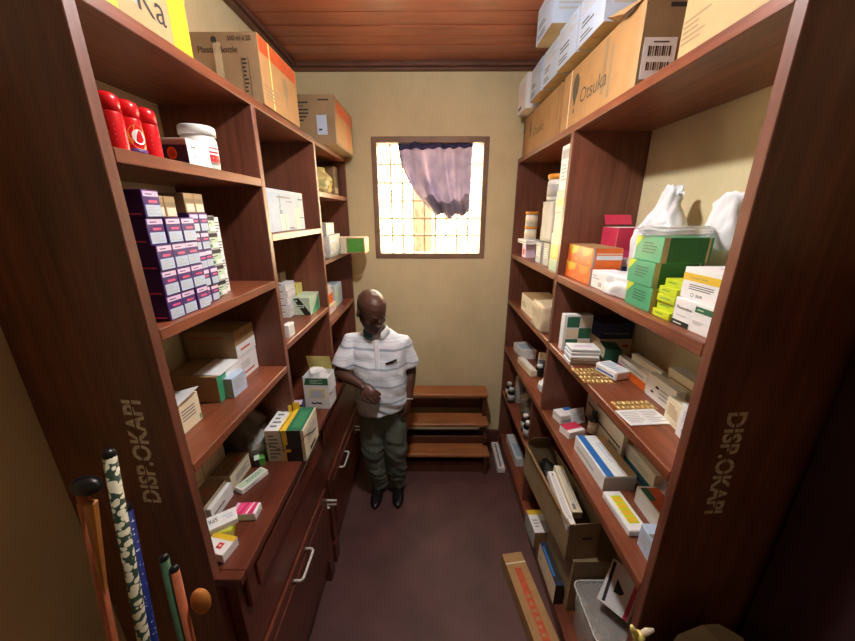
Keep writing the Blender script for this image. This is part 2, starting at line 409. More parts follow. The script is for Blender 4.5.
# ------------------------------------------------------------------ left shelving
LF = -0.655; LBK = XL + 0.001
def left_unit():
    root = tag(empty('shelving_unit', (-.83, 1.78, 0)), 'tall open brown timber shelving along the left wall, standing on drawer cabinets', 'shelving')
    inv = Matrix.Translation((.83, -1.78, 0))
    def part(name, mb):
        o = mb.build(name, root); o.data.transform(inv); return o
    ys = [.734, 1.402, 2.085, 2.80]
    b = MB(); b.box(LBK, LF, .734, .764, 0, 2.62, UPR, .002)
    b.text('DISP.OKAPI', (-.743, .7334, 1.397), Vector((.07, 0, 1)).normalized(), Vector((-1, 0, .07)).normalized(), STEN, w=.322, h=.050, bold=.03); b.poly([Vector((-.743, .7330, 1.397)) + Vector((.07, 0, 1)).normalized() * a + Vector((-1, 0, .07)).normalized() * c_ for a, c_ in ((0, .0235), (.33, .0235), (.33, .0275), (0, .0275))], UPR)
    part('upright', b)
    for y in ys[1:]:
        b = MB(); b.box(LBK, LF, y, y + .03, 1.1, 2.545, UPR, .002); part('upright', b)
    b = MB(); b.box(LBK, LF, .7645, 2.83, 2.545, 2.575, SHELF, .002); part('top_board', b)
    for y0, y1, zs in ((.7645, 1.4015, (2.295, 1.895, 1.50)), (1.4325, 2.0845, (2.085, 1.595)), (2.1155, 2.7995, (2.294, 1.89, 1.48))):
        for z in zs:
            b = MB(); b.box(LBK, LF, y0, y1, z - .030, z, SHELF, .002); part('shelf', b)
    c = MB(); c.box(LBK, -.575, .7645, 2.835, 1.068, 1.10, CABW, .003); c.box(-.6545, -.575, .736, .764, 1.068, 1.10, CABW, .002)
    tag(c.build('countertop'), 'long dark timber countertop under the left shelves, strewn with medicine boxes', 'countertop')
    # drawer cabinets under the counter
    for y0, y1, lab, hy, hz in ((.7655, 1.585, 'brown drawer cabinet nearest the camera under the left counter', 1.145, .615),
                            (1.592, 2.835, 'brown drawer cabinet beside the standing man, under the left counter', 1.885, .585)):
        r = tag(empty('base_cabinet', (-.8, (y0 + y1) / 2, 0)), lab, 'cabinet', 'drawer cabinets under the left counter')
        iv = Matrix.Translation((.8, -(y0 + y1) / 2, 0))
        def p(name, mb, par=r):
            o = mb.build(name, par); o.data.transform(iv); return o
        b = MB(); b.box(LBK, -.616, y0, y1, .10, 1.067, CABW, .002); p('carcass', b)
        b = MB(); b.box(LBK, -.640, y0 + .01, y1 - .01, 0, .10, CABW); p('plinth', b)
        for fy in (y0 + .02, y1 - .09):
            b = MB(); b.box(-.640, -.598, fy, fy + .07, 0, .16, CABW, .004); p('foot', b)
        b = MB(); b.box(-.6155, -.600, y0 + .03, y1 - .03, .885, 1.045, CABW, .004); b.box(-.600, -.593, y0 + .08, y1 - .08, .915, 1.015, CABW, .005)
        p('drawer', b)
        b = MB(); b.box(-.6155, -.600, y0 + .03, y1 - .03, .19, .655, CABW, .004); b.box(-.600, -.592, y0 + .09, y1 - .09, .25, .60, CABW, .006)
        d = p('drawer', b)
        h = MB(); yy = hy
        h.tube([(-.601, yy - .075, hz), (-.570, yy - .075, hz), (-.560, yy - .066, hz), (-.560, yy + .066, hz), (-.570, yy + .075, hz), (-.601, yy + .075, hz)], .0065, STEEL, 8)
        o = h.build('handle', d); o.data.transform(iv)
        b = MB(); yl = y1 - .02 if y0 < 1 else y1 - .55
        b.box(-.6155, -.545, yl - .006, yl + .006, .555, .561, STEEL); b.box(-.6155, -.550, yl - .006, yl + .006, .527, .532, STEEL); b.tube([(-.61, yl, .505), (-.588, yl, .505)], .009, STEEL, 10)
        p('hasp', b)
left_unit()

# ------------------------------------------------------------------ right shelving
RF = .673; RBK = XR - 0.001
ZA, ZB, ZCs, ZD, ZE = 1.86, 1.475, 1.04, .60, .12
def right_unit():
    root = tag(empty('shelving_unit', (.86, 1.78, 0)), 'tall open brown timber shelving along the right wall, packed with medicines', 'shelving')
    inv = Matrix.Translation((-.86, -1.78, 0))
    def part(name, mb):
        o = mb.build(name, root); o.data.transform(inv); return o
    b = MB(); b.box(RF, RBK, .744, .774, 0, 2.62, UPR, .002)
    b.text('DISP.OKAPI', (.753, .7434, 1.684), Vector((.055, 0, -1)).normalized(), Vector((1, 0, .055)).normalized(), STEN, w=.325, h=.050, bold=.03); b.poly([Vector((.753, .7430, 1.684)) + Vector((.055, 0, -1)).normalized() * a + Vector((1, 0, .055)).normalized() * c_ for a, c_ in ((0, .0235), (.33, .0235), (.33, .0275), (0, .0275))], UPR)
    part('upright', b)
    b = MB(); b.box(RF, RBK, 1.77, 1.80, ZCs, 2.535, UPR, .002); part('upright', b)
    b = MB(); b.box(RF, RBK, 2.80, 2.83, 0, 2.535, UPR, .002); part('upright', b)
    b = MB(); b.box(RF + .02, RBK, 2.0, 2.02, ZE, ZCs - .035, UPR, .002); part('upright', b)
    b = MB(); b.box(RF, RBK, .7745, 2.83, 2.5355, 2.567, SHELF, .002); part('top_board', b)
    for z in (ZA, ZB):
        for y0, y1 in ((.7745, 1.7695), (1.8005, 2.7995)):
            b = MB(); b.box(RF, RBK, y0, y1, z - .038, z, SHELF, .003); part('shelf', b)
    b = MB(); b.box(RF, RBK, .7745, 2.7995, ZCs - .038, ZCs, SHELF, .003); part('shelf', b)
    b = MB(); b.box(RF + .005, RBK, 2.0205, 2.7995, ZD - .03, ZD, SHELF, .002); part('shelf', b)
    b = MB(); b.box(RF + .012, RBK, .7745, 2.7995, ZE - .03, ZE, SHELF, .002); part('shelf', b)
    b = MB(); b.box(RF + .022, RF + .042, .7745, 2.7995, 0, ZE - .0305, SHELF, .002); part('plinth', b)
right_unit()

# ------------------------------------------------------------------ stock on the left shelves
def left_top():
    z = 2.575
    o = LB('cardboard_carton', 'kraft carton with yellow corners marked Ka, nearest on top of left shelves', -.662, .80, 1.112, z, .31, .30, KRAFT2,
           [('+x', .76, 1, 0, 1, YELLOW), ('+x', 0, .22, 0, 1, YELLOW), ('-y', .8, 1, 0, 1, YELLOW), ('text', '+x', 'Ka', .42, .10, .20, INK), ('+x', .36, .41, .12, 1, GREYC)], 'carton', rot=.02)
    o = LB('cardboard_carton', 'kraft carton printed Plastic Bottle with orange top band, on top of left shelves', -.650, 1.51, 1.885, z, .236, .325, KRAFTD,
           [('+x', 0, 1, 0, 1, KRAFT), ('+x', .02, .98, .76, .985, RUST), ('+x', .235, .26, 0, 1, PYEL), ('lines', '+x', .05, .5, .1, .34, 4, KRAFTD), ('oval', '+x', .62, .52, .07, .17, KRAFTD), ('+x', .6, .64, .2, .36, KRAFTD),
            ('text', '-y', 'Plastic Bottle', .30, .72, .085, INK, .46), ('text', '-y', '500 ml x 20', .66, .88, .07, INK, .27), ('oval', '-y', .5, .89, .035, .05, INK),
            ('lines', '-y', .80, .85, .16, .66, 9, INK), ('-y', .868, .874, .12, .66, INK), ('-y', .79, .795, .12, .66, INK)], 'carton')
    t = MB(); t.box(-.014, .014, -.001, 0, .02, .20, TAPE); t.build('tape_strip', o, (.012, -.1955, 0))
    o = LB('cardboard_carton', 'kraft carton with pale paper sticker, overhanging the far end of the left shelf top', -.572, 2.28, 2.765, z, .262, .31, KRAFTD,
           [('+x', .06, .94, .06, .97, KRAFT), ('+x', .1, .92, .68, .93, RUST), ('+x', .62, .72, .12, .62, RUST), ('lines', '-y', .08, .5, .45, .88, 6, INK), ('text', '-y', 'Plastic Bottle', .05, .74, .08, INK, .36), ('-y', .70, .9, .88, .91, INK)], 'carton')
    s = MB(); s.box(-.03, .03, -.0012, 0, 0, .105, COOL); s.box(-.02, .0, -.0016, -.0012, .022, .032, INK); s.build('paper_sticker', o, (.075, -.2425, .05))
left_top()

def cans():
    spots = [(-.705, .832, 'plain red spray can nearest the upright on the top left shelf'), (-.712, .888, 'red spray can with round gold emblem, middle of three'), (-.715, .947, 'plain red spray can beside the navy medicine box')]
    for k, (x, y, lab) in enumerate(spots):
        r = tag(empty('spray_can', (x, y, 2.2955), (0, 0, 0)), lab, 'can', 'red spray cans on the top left shelf')
        R = .0245 if k != 1 else .0262
        b = MB(); b.lathe([(R * .92, 0), (R, .004), (R, .076), (R * .97, .080)], (0, 0, 0), REDP, 28)
        if k == 1:
            for rr, m, e in ((.0, OPLA, .0004), (.3, WPLA, .0008)):
                w, h = (.85, .026) if rr == 0 else (.55, .016)
                b.poly([((R + e) * math.cos(-.25 + w * math.cos(2 * PI * q / 24)), (R + e) * math.sin(-.25 + w * math.cos(2 * PI * q / 24)), .040 + h * math.sin(2 * PI * q / 24)) for q in range(24)], m)
            b.lathe([(R * 1.006, .004), (R * 1.006, .014)], (0, 0, 0), PURPLE, 28)
        else:
            for q in range(4): b.poly([((R + .0004) * math.cos(a), (R + .0004) * math.sin(a), .022 + q * .010 + dz) for a, dz in ((-.7, 0), (.1, 0), (.1, .0022), (-.7, .0022))], PINK)
        b.build('body', r)
        c = MB(); c.lathe([(R * .998, .0802), (R * .998, .104), (R * .93, .112), (R * .70, .1165), (R * .2, .118)], (0, 0, 0), REDP, 28); c.build('cap', r)
    LB('medicine_box', 'white medicine box with navy picture end in front of the white jar', -.668, 1.018, 1.118, 2.295, .066, .115, WHITE,
       [('-y', 0, 1, 0, .74, NAVY), ('-y', 0, 1, .74, .9, GREYC), ('oval', '-y', .62, .42, .12, .24, ORANGE), ('oval', '-y', .62, .42, .08, .16, RUST), ('-y', .2, .5, .1, .3, TEAL),
        ('lines', '+x', .14, .46, .62, .76, 1, GINK), ('+x', .55, .58, .52, .66, NAVY), ('lines', '+x', .1, .6, .2, .4, 2, COOL)])
    jar('plastic_jar', 'white screw-top plastic jar with red label beside the white medicine box', (-.735, 1.182, 2.2955), .050, .128, WPLA, .92, WPLA, WHITE, 'jar', emblem=RED)
cans()

def purple_wall():
    """wall of purple medicine boxes stacked on the second shelf"""
    w, h, d = .0545, .0640, .08
    mb = MB(); mb.box(-d / 2, d / 2, -w / 2, w / 2, 0, h, PURPLE, .0012)
    draw(mb, (d, w, h), [('+x', .06, .94, .76, .95, LILAC), ('lines', '+x', .2, .85, .80, .89, 1, PURPLE), ('+x', .3, .8, .54, .63, PINK), ('+x', .08, .94, .04, .46, COOL), ('lines', '+x', .16, .86, .1, .4, 4, GREYC), ('-y', .3, .9, .1, .16, PINK)])
    src = mb.mesh('purple_box')
    ws, hs = .0405, .0535
    mb = MB(); mb.box(-d / 2, d / 2, -ws / 2, ws / 2, 0, hs, PURPLE, .0012)
    draw(mb, (d, ws, hs), [('+x', .08, .92, .72, .92, LILAC), ('+x', .3, .8, .54, .63, PINK), ('+x', .1, .9, .05, .44, COOL), ('lines', '+x', .2, .8, .12, .38, 3, GREYC)])
    src2 = mb.mesh('small_purple_box')
    mb = MB(); mb.box(-d / 2, d / 2, -ws / 2, ws / 2, 0, hs, TAN, .0012)
    draw(mb, (d, ws, hs), [('+x', .05, .95, .52, .72, KRAFTD), ('+x', .1, .9, .06, .46, CREAM)])
    src3 = mb.mesh('tan_box')
    rows = ['bottom row', 'second row', 'middle row', 'fourth row', 'top row']; cols = ['nearest column', 'second column', 'third column', 'fourth column', 'fifth column']
    for r in range(5):
        n = 3 if r < 4 else 1
        for c in range(n):
            o = bpy.data.objects.new('medicine_box', src); COL.objects.link(o)
            flip = (r == 2 and c == 2)
            o.location = (LF - .018 - d / 2 + RND.uniform(-.004, .004) - .006 * r * .3, .833 + w / 2 + c * (w + .0007), 1.8957 + r * (h + .0006))
            o.rotation_euler = (0, 0, RND.uniform(-.02, .02))
            tag(o, f'purple and white medicine box, {rows[r]}, {cols[c]} of the wide purple stack', 'box', 'stacked purple medicine boxes')
    r4 = ['lowest', 'second', 'third', 'fourth', 'fifth', 'sixth']
    for c in range(2):
        for r in range(5):
            o = bpy.data.objects.new('medicine_box', src2); COL.objects.link(o)
            o.location = (LF - .036 - d / 2 + RND.uniform(-.004, .004), 1.0205 + c * (ws + .0008), 1.8957 + r * (hs + .0006))
            o.rotation_euler = (0, 0, RND.uniform(-.02, .02))
            tag(o, f'small purple medicine box, {r4[r]} in the {"nearer" if c == 0 else "farther"} narrow column of the purple stack', 'box', 'stacked purple medicine boxes')
    base4 = 1.8957 + 4 * (h + .0006)
    for k in range(2):
        o = bpy.data.objects.new('medicine_box', src3); COL.objects.link(o); o.location = (LF - .045 - d / 2, .910 + k * (ws + .0015), base4 + .0001)
        tag(o, f'tan topped little medicine box, {"nearer" if k == 0 else "farther"} of two in the top row over the purple boxes', 'box', 'tan boxes on the purple stack')
    for k in range(2):
        o = bpy.data.objects.new('medicine_box', src3); COL.objects.link(o); o.location = (LF - .038 - d / 2, 1.0205 + k * (ws + .0008), 1.8957 + 5 * (hs + .0006))
        tag(o, f'tan topped little medicine box, {"nearer" if k == 0 else "farther"} one over the narrow purple columns', 'box', 'tan boxes on the purple stack')
    # white, green and black boxes to the right of the purple ones
    w, h = .070, .052
    mb = MB(); mb.box(-d / 2, d / 2, -w / 2, w / 2, 0, h, GREYC, .0012)
    draw(mb, (d, w, h), [('+x', .04, .96, .04, .68, PGREEN), ('+x', .04, .96, .72, .96, INK), ('lines', '+x', .1, .7, .40, .62, 2, INK), ('+x', .58, .92, .08, .34, WHITE), ('+x', .08, .45, .1, .3, DGREEN)])
    s4 = mb.mesh('black_white_box')
    for r in range(5):
        o = bpy.data.objects.new('medicine_box', s4); COL.objects.link(o)
        o.location = (-.712 - d / 2 + RND.uniform(-.003, .003), 1.121, 1.8957 + r * (h + .0006)); o.rotation_euler = (0, 0, RND.uniform(-.03, .03))
        tag(o, f'pale medicine box with black lettering, {r4[r]} of the stack beside the purple boxes', 'box', 'pale boxes beside the purple stack')
    w = .044; h = .064
    mb = MB(); mb.box(-d / 2, d / 2, -w / 2, w / 2, 0, h, WHITE, .0012); draw(mb, (d, w, h), [('+x', 0, .25, 0, 1, INK), ('lines', '+x', .4, .9, .2, .8, 4, GINK)])
    s5 = mb.mesh('thin_white_box')
    for r in range(4):
        o = bpy.data.objects.new('medicine_box', s5); COL.objects.link(o); o.location = (-.73 - d / 2, 1.182, 1.8957 + r * (h + .0006)); o.rotation_euler = (0, 0, RND.uniform(-.03, .03))
        tag(o, f'slim white medicine box with black edge, {r4[r]} of the column ending the purple stack', 'box', 'slim white boxes')
purple_wall()

def left_lower():
    z = 1.50
    b = LB('medicine_carton', 'large tan carton, lower of two against the divider on the third left shelf', -.782, 1.25, 1.396, z, .104, .205, TAN,
       [('+x', 0, 1, 0, 1, WHITE), ('+x', .25, .8, .16, .24, RUST), ('lines', '+x', .1, .6, .4, .7, 3, GREYC), ('-y', .1, .6, .62, .7, RUST)], 'carton')
    LB('medicine_carton', 'large tan carton with red line, upper of two by the third shelf divider', -.778, 1.247, 1.394, z + .105, .112, .205, TAN,
       [('+x', 0, 1, 0, .45, WHITE), ('+x', .2, .7, .18, .26, RUST), ('lines', '+x', .3, .8, .6, .8, 2, KRAFTD), ('-y', .15, .78, .74, .80, RUST)], 'carton')
    o = LB('medicine_carton', 'tan carton with green end and white top flap on the third left shelf', -.768, 1.085, 1.243, z, .104, .19, TAN, [('+x', 0, .35, 0, 1, GREEN), ('+x', .35, 1, 0, 1, WHITE)], 'carton')
    f = MB(); f.box(-.045, .05, -.07, .075, 0, .0018, WHITE); f.build('top_flap', o, (.05, 0, .1052), (0, .04, .04))
    LB('medicine_box', 'small pale box leaning against the green ended carton', -.733, 1.118, 1.205, z, .078, .034, COOL, [('lines', '+x', .12, .85, .3, .85, 5, GREYC), ('-y', 0, 1, 0, 1, GREYC)], rot=-.05)
    o = LB('medicine_box', 'open white box with raised lid beside the near upright, third left shelf', -.770, .865, .985, z, .105, .085, CREAM, [('lines', '+x', .3, .8, .35, .75, 4, GINK), ('+x', .9, .97, .06, .25, GREEN)])
    f = MB(); f.box(-.045, .045, -.055, .055, 0, .0016, WHITE, .0006); f.build('lid_flap', o, (.015, .0, .1065), (.12, -.28, 0))
    LB('medicine_box', 'plain tan box behind the open white box, third left shelf', -.875, .86, .965, z, .118, .09, KRAFT2, [])
    # counter
    z = 1.10
    o = LB('medicine_carton', 'cream, black and green carton tied with black string on the left counter', -.556, 1.250, 1.440, z, .160, .170, CREAM,
       [('-y', .52, .92, 0, 1, INK), ('-y', .44, .56, .0, 1, YELLOW), ('-y', .50, .56, 0, .55, INK), ('lines', '-y', .08, .34, .1, .9, 7, GINK), ('-y', .92, 1, 0, 1, CREAM), ('oval', '-y', .56, .36, .08, .06, YELLOW),
        ('t', 0, .4, 0, 1, WHITE), ('t', .36, .62, 0, 1, YELLOW), ('t', .56, .97, .0, .98, DGREEN), ('t', .66, .9, .12, .8, mat('mid_green_card', (52, 132, 88))), ('lines', 't', .08, .3, .1, .9, 5, GINK),
        ('lines', '+x', .2, .8, .4, .85, 5, GREYC), ('+x', .3, .7, .1, .2, INK)], 'carton', rot=.03)
    s = MB(); q = .0875
    s.tube([(-.09, -.0965, .10), (-.02, -.0972, .062), (.05, -.0968, .075), (.0855, -.0968, .125), (q, -.08, .128), (q, .0, .085), (q, .06, .07)], .0014, BLACKP, 6)
    s.tube([(-.012, .09, .1615), (-.012, .0, .1615), (-.018, -.094, .1615), (-.014, -.0975, .152), (-.008, -.0975, .05)], .0016, BLACKP, 6)
    s.build('string', o)
    y = MB()
    for k in range(3): y.box(-.02 + .014 * k, -.004 + .016 * k, .055 + .01 * k, .058 + .01 * k, .160, .197 + .008 * (k % 2), YELLOW)
    y.build('yellow_ribbon', o, None, (0, 0, .2))
    mb = MB(); a, c_, h, t = .071, .0575, .196, .002
    mb.box(-a, a, -c_, -c_ + t, 0, h, WHITE, .0005); mb.box(-a, a, c_ - t, c_, 0, h, WHITE); mb.box(-a, -a + t, -c_ + t, c_ - t, 0, h, WHITE); mb.box(a - t, a, -c_ + t, c_ - t, 0, h, WHITE); mb.box(-a, a, -c_, c_, 0, t, WHITE)
    draw(mb, (.142, .115, h), [('tri', '-y', [(.04, .76), (1, .76), (1, .97), (.12, .97)], DGREEN), ('lines', '-y', .28, .78, .80, .93, 3, PGREEN), ('-y', .2, .84, .34, .64, PYEL), ('-y', .28, .76, .36, .60, COOL), ('tri', '-y', [(.26, .17), (.36, .14), (.5, .17), (.66, .14), (.7, .19), (.5, .21), (.38, .18), (.28, .22)], INK)])
    o = bpy.data.objects.new('medicine_carton', mb.mesh('open_carton')); COL.objects.link(o); o.location = (-.638, 1.7425, z + .0006); o.rotation_euler = (0, 0, -.04)
    tag(o, 'open white carton with green header stuffed with paper near the man', 'carton')
    f = MB(); f.box(-.068, .068, -.0008, .0008, 0, .095, PYEL); f.build('lid_flap', o, (-.006, .056, .197), (.30, 0, .02))
    f = MB(); f.box(-.0008, .0008, -.05, .05, -.10, 0, WHITE); f.build('side_flap', o, (.0725, 0, .195), (0, -.06, 0))
    bag('paper_wad', 'crumpled white paper filling the open white carton', (-.640, 1.742, z + .10), (.058, .046), .118, WHITE, 3, 'paper', neck=.8, crumple=.3)
    LB('medicine_box', 'little violet blue box behind the tied carton on the counter', -.700, 1.60, 1.665, z, .07, .06, NAVY, [('-y', .1, .9, .2, .8, PURPLE), ('t', .1, .9, .1, .9, LILAC)], rot=.2)
    pbox('medicine_box', 'white box with yellow edge and red emblem at the near end of the counter', 'box', (-.690, .826, z + .0006), (.088, .066, .034), WHITE,
         [('t', 0, 1, .72, 1, YELLOW), ('t', .52, .74, .26, .56, RED), ('t', .58, .68, .36, .46, CREAM), ('lines', '-y', .2, .7, .3, .6, 1, GINK)], rot=-.20)
    pbox('medicine_box', 'small lime green box under the white box with black lettering', 'box', (-.712, .898, z + .0006), (.055, .062, .030), LIME, [('t', .1, .9, .1, .5, PYEL), ('-y', 0, 1, 0, 1, PYEL)], rot=.35)
    pbox('medicine_box', 'white box with black lettering resting on the lime box', 'box', (-.728, .900, z + .033), (.105, .062, .020), WHITE, [('text', 't', 'SPRC', .55, .25, .34, INK, .4), ('lines', 't', .12, .42, .3, .7, 2, COOL)], rot=.62 + PI, tilt=(0, 0))
    pbox('medicine_box', 'pink striped medicine box on the near part of the counter', 'box', (-.674, .967, z + .0006), (.086, .052, .031), WHITE,
         [('t', 0, .9, 0, 1, PINK), ('t', .02, .14, 0, 1, LILAC), ('tri', 't', [(.30, 0), (.44, 0), (.56, 1), (.42, 1)], MAG), ('tri', 't', [(.60, 0), (.66, 0), (.76, 1), (.70, 1)], WHITE), ('tri', 't', [(.72, 0), (.88, 0), (.9, 1), (.84, 1)], MAG), ('lines', '+x', .2, .8, .3, .7, 2, GINK)], rot=.05)
    pbox('medicine_box', 'long flat white box with green lettering in the middle of the counter', 'box', (-.735, 1.125, z + .0006), (.042, .125, .022), WHITE,
         [('tl', .05, .95, .12, .88, PGREEN), ('text', 'tl', 'ANGSET', .3, .34, .36, DGREEN, .6), ('lines', '+x', .1, .6, .3, .7, 1, GINK)], rot=-.42)
    pbox('medicine_box', 'tiny green and white box beside the tied carton', 'box', (-.755, 1.235, z + .0006), (.042, .036, .036), LEAF, [('t', 0, .5, 0, 1, PGREEN), ('-y', 0, .45, 0, 1, INK)], rot=.5)
    LB('medicine_box', 'thin white box in front of the brown topped box, near counter', -.776, .93, 1.06, z, .062, .018, WHITE, [('lines', '+x', .1, .9, .3, .6, 1, GINK)])
    LB('medicine_box', 'brown topped white box nearest the upright on the counter', -.798, .925, 1.062, z, .072, .075, CREAM, [('t', 0, 1, 0, 1, KRAFTD), ('t', .4, .6, .4, .7, RUST), ('+x', .55, .72, .4, .6, RUST)])
    LB('medicine_box', 'brown topped white box farther along the back of the counter', -.786, 1.075, 1.215, z, .075, .085, CREAM, [('t', 0, 1, 0, 1, KRAFTD), ('t', .6, .8, .6, .8, RUST), ('lines', '+x', .2, .9, .3, .7, 3, GINK)])
    LB('medicine_box', 'cream upright box against the wall, nearer of two on the counter', -.885, .94, 1.068, z, .135, .10, CREAM, [('t', 0, 1, 0, 1, TAN), ('+x', .1, .9, .6, .62, KRAFTD)])
    LB('medicine_box', 'cream upright box against the wall, farther of two on the counter', -.882, 1.071, 1.205, z, .138, .10, CREAM, [('t', 0, 1, 0, 1, TAN), ('+x', .1, .9, .55, .57, KRAFTD)])
    bag('plastic_bag', 'crumpled grey plastic bag in shadow at the back of the counter', (-.865, 1.335, z), (.095, .075), .24, BAGG, 5, neck=.35, crumple=.35)
    bag('plastic_bag', 'low crumpled clear bag between grey bag and tied carton', (-.785, 1.30, z), (.045, .05), .12, CLEAR, 8, neck=.5, crumple=.4)
left_lower()

def left_mid():
    # middle bay
    z = 2.085
    LB('syringe_box', 'pale blue box with teal syringe picture on the middle left shelf', -.698, 1.475, 1.945, z, .186, .15, mat('syringe_box_card', (142, 164, 194), rough=.5, var=.05),
       [('+x', .0, 1, .93, .95, GREYC), ('+x', .36, .375, .6, .88, TEAL), ('tri', '+x', [(.335, .42), (.41, .42), (.40, .52), (.345, .52)], TEAL), ('+x', .345, .36, .5, .62, TEAL), ('+x', .34, .43, .03, .42, CREAM), ('+x', .46, .52, .03, .42, CREAM),
        ('+x', .74, .86, .02, .58, CREAM), ('+x', .3, .62, .81, .85, GINK), ('lines', '+x', .52, .66, .70, .76, 1, GINK), ('+x', .55, .66, .05, .09, NAVY), ('lines', '+x', .84, .97, .30, .36, 1, NAVY), ('+x', .84, .97, .80, .84, NAVY), ('lines', '+x', .86, .97, .4, .76, 6, GREYC)], rot=.0)
    z = 1.595
    n = ['lowest', 'second', 'third', 'fourth', 'topmost']
    mb = MB(); mb.box(-.042, .042, -.06, .06, 0, .0385, WHITE, .0012); draw(mb, (.084, .12, .0385), [('-y', .06, .72, .84, .96, NAVY), ('lines', '-y', .1, .8, .2, .6, 2, GREYC), ('+x', .1, .9, .8, .95, LILAC)])
    me = mb.mesh('white_box')
    for k in range(5):
        o = bpy.data.objects.new('medicine_box', me); COL.objects.link(o); o.location = (-.845 + RND.uniform(-.004, .004), 1.905, z + .0006 + k * .0392); o.rotation_euler = (0, 0, RND.uniform(-.06, .06))
        tag(o, f'white medicine box with violet line, {n[k]} of five stacked beside the black banded box', 'box', 'white boxes stacked on the middle bay shelf')
    pbox('medicine_box', 'small brown box on top of the white stack in the middle bay', 'box', (-.875, 1.93, z + .198), (.05, .07, .055), KRAFTD, [('-y', .2, .8, .2, .8, TAN)])
    LB('medicine_box', 'pale green box with black diagonal band in the middle left bay', -.703, 1.90, 2.075, z, .105, .096, PGREEN,
       [('tri', '-y', [(.02, .92), (.34, .98), (1, .1), (.98, .0), (.62, .0)], INK), ('-y', .14, .64, .42, .58, PGREEN), ('lines', '-y', .18, .58, .45, .55, 1, INK), ('oval', '-y', .2, .82, .06, .05, PGREEN), ('tri', '+x', [(.1, .0), (.9, .9), (.9, .0)], GREEN)])
    LB('medicine_box', 'yellow edged box behind the white stack in the middle bay', -.802, 1.975, 2.07, z, .165, .05, PYEL, [('-y', 0, 1, .6, 1, YELLOW), ('oval', '-y', .5, .75, .25, .08, DGREEN)])
    LB('medicine_box', 'small white box standing at the front edge of the middle bay shelf', -.672, 1.512, 1.578, z, .062, .03, WHITE, [('lines', '+x', .2, .8, .2, .8, 3, PGREEN)])
    # far bay
    z = 2.294
    bag('plastic_bag', 'clear bag of yellowish packets on the far left shelf', (-.775, 2.46, z), (.10, .17), .16, CLEARY, 2, neck=.55, crumple=.3)
    for k in range(4):
        pbox('sachet_box', f'yellowish packet inside the clear bag, {["nearest", "second", "third", "farthest"][k]} one', 'box', (-.765 + .012 * (k % 2), 2.372 + .058 * k, z + .006), (.075, .045, .118 - .01 * (k % 2)), PYEL, [('+x', .1, .9, .3, .5, LEAF), ('-y', .1, .9, .5, .8, CREAM)], group='packets in the clear bag')
    LB('medicine_box', 'tall brown packet at the end of the far left shelf', -.705, 2.66, 2.765, z, .205, .07, KRAFTD, [('+x', .1, .9, .1, .3, CREAM)])
    z = 1.89
    soft('medicine_carton', 'grey plastic wrapped pack, lower one overhanging the far left shelf', 'carton', (-.758, 2.307, z), (.24, .285, .145), GREYC, .008, 14, decals=[('+x', .08, .5, .2, .8, COOL), ('lines', '+x', .1, .45, .3, .7, 4, GINK), ('+x', .55, .6, 0, 1, CREAM), ('-y', .1, .9, .1, .9, CREAM)])
    LB('medicine_box', 'small grey pack on top of the plastic wrapped pack', -.652, 2.18, 2.36, z + .146, .075, .16, GREYC, [('+x', .2, .8, .2, .8, COOL), ('lines', '+x', .3, .7, .3, .7, 3, GINK)])
    pbox('medicine_box', 'leafy green box jutting out past the far left shelf edge', 'box', (-.64, 2.575, z + .0006), (.33, .17, .112), TAN, [('-y', .62, .97, .1, .95, LEAF), ('-y', 0, .6, 0, 1, CREAM), ('+x', .1, .9, .1, .9, LEAF), ('t', .0, 1, 0, 1, CREAM)])
    z = 1.48
    LB('medicine_box', 'white pinkish box, lowest of three by the far left upright', -.708, 2.22, 2.455, z, .062, .12, CREAM, [('+x', .1, .8, .2, .5, LILAC), ('lines', '+x', .2, .7, .6, .8, 1, RUST)])
    LB('medicine_box', 'bright orange box, middle of three by the far left upright', -.722, 2.225, 2.44, z + .063, .068, .11, ORANGE, [('+x', .1, .5, .2, .6, RUST)])
    LB('medicine_box', 'pale pink box, topmost of three by the far left upright', -.728, 2.23, 2.43, z + .132, .07, .10, LILAC, [('+x', .1, .9, .1, .9, CREAM), ('lines', '+x', .2, .7, .3, .7, 2, RUST)])
    LB('medicine_box', 'tall pale pack behind the orange box on the far left shelf', -.722, 2.48, 2.70, z, .165, .10, COOL, [('+x', 0, .45, 0, 1, PGREEN), ('lines', '+x', .5, .9, .3, .8, 4, GREYC), ('-y', .1, .9, .1, .9, WHITE)])
left_mid()

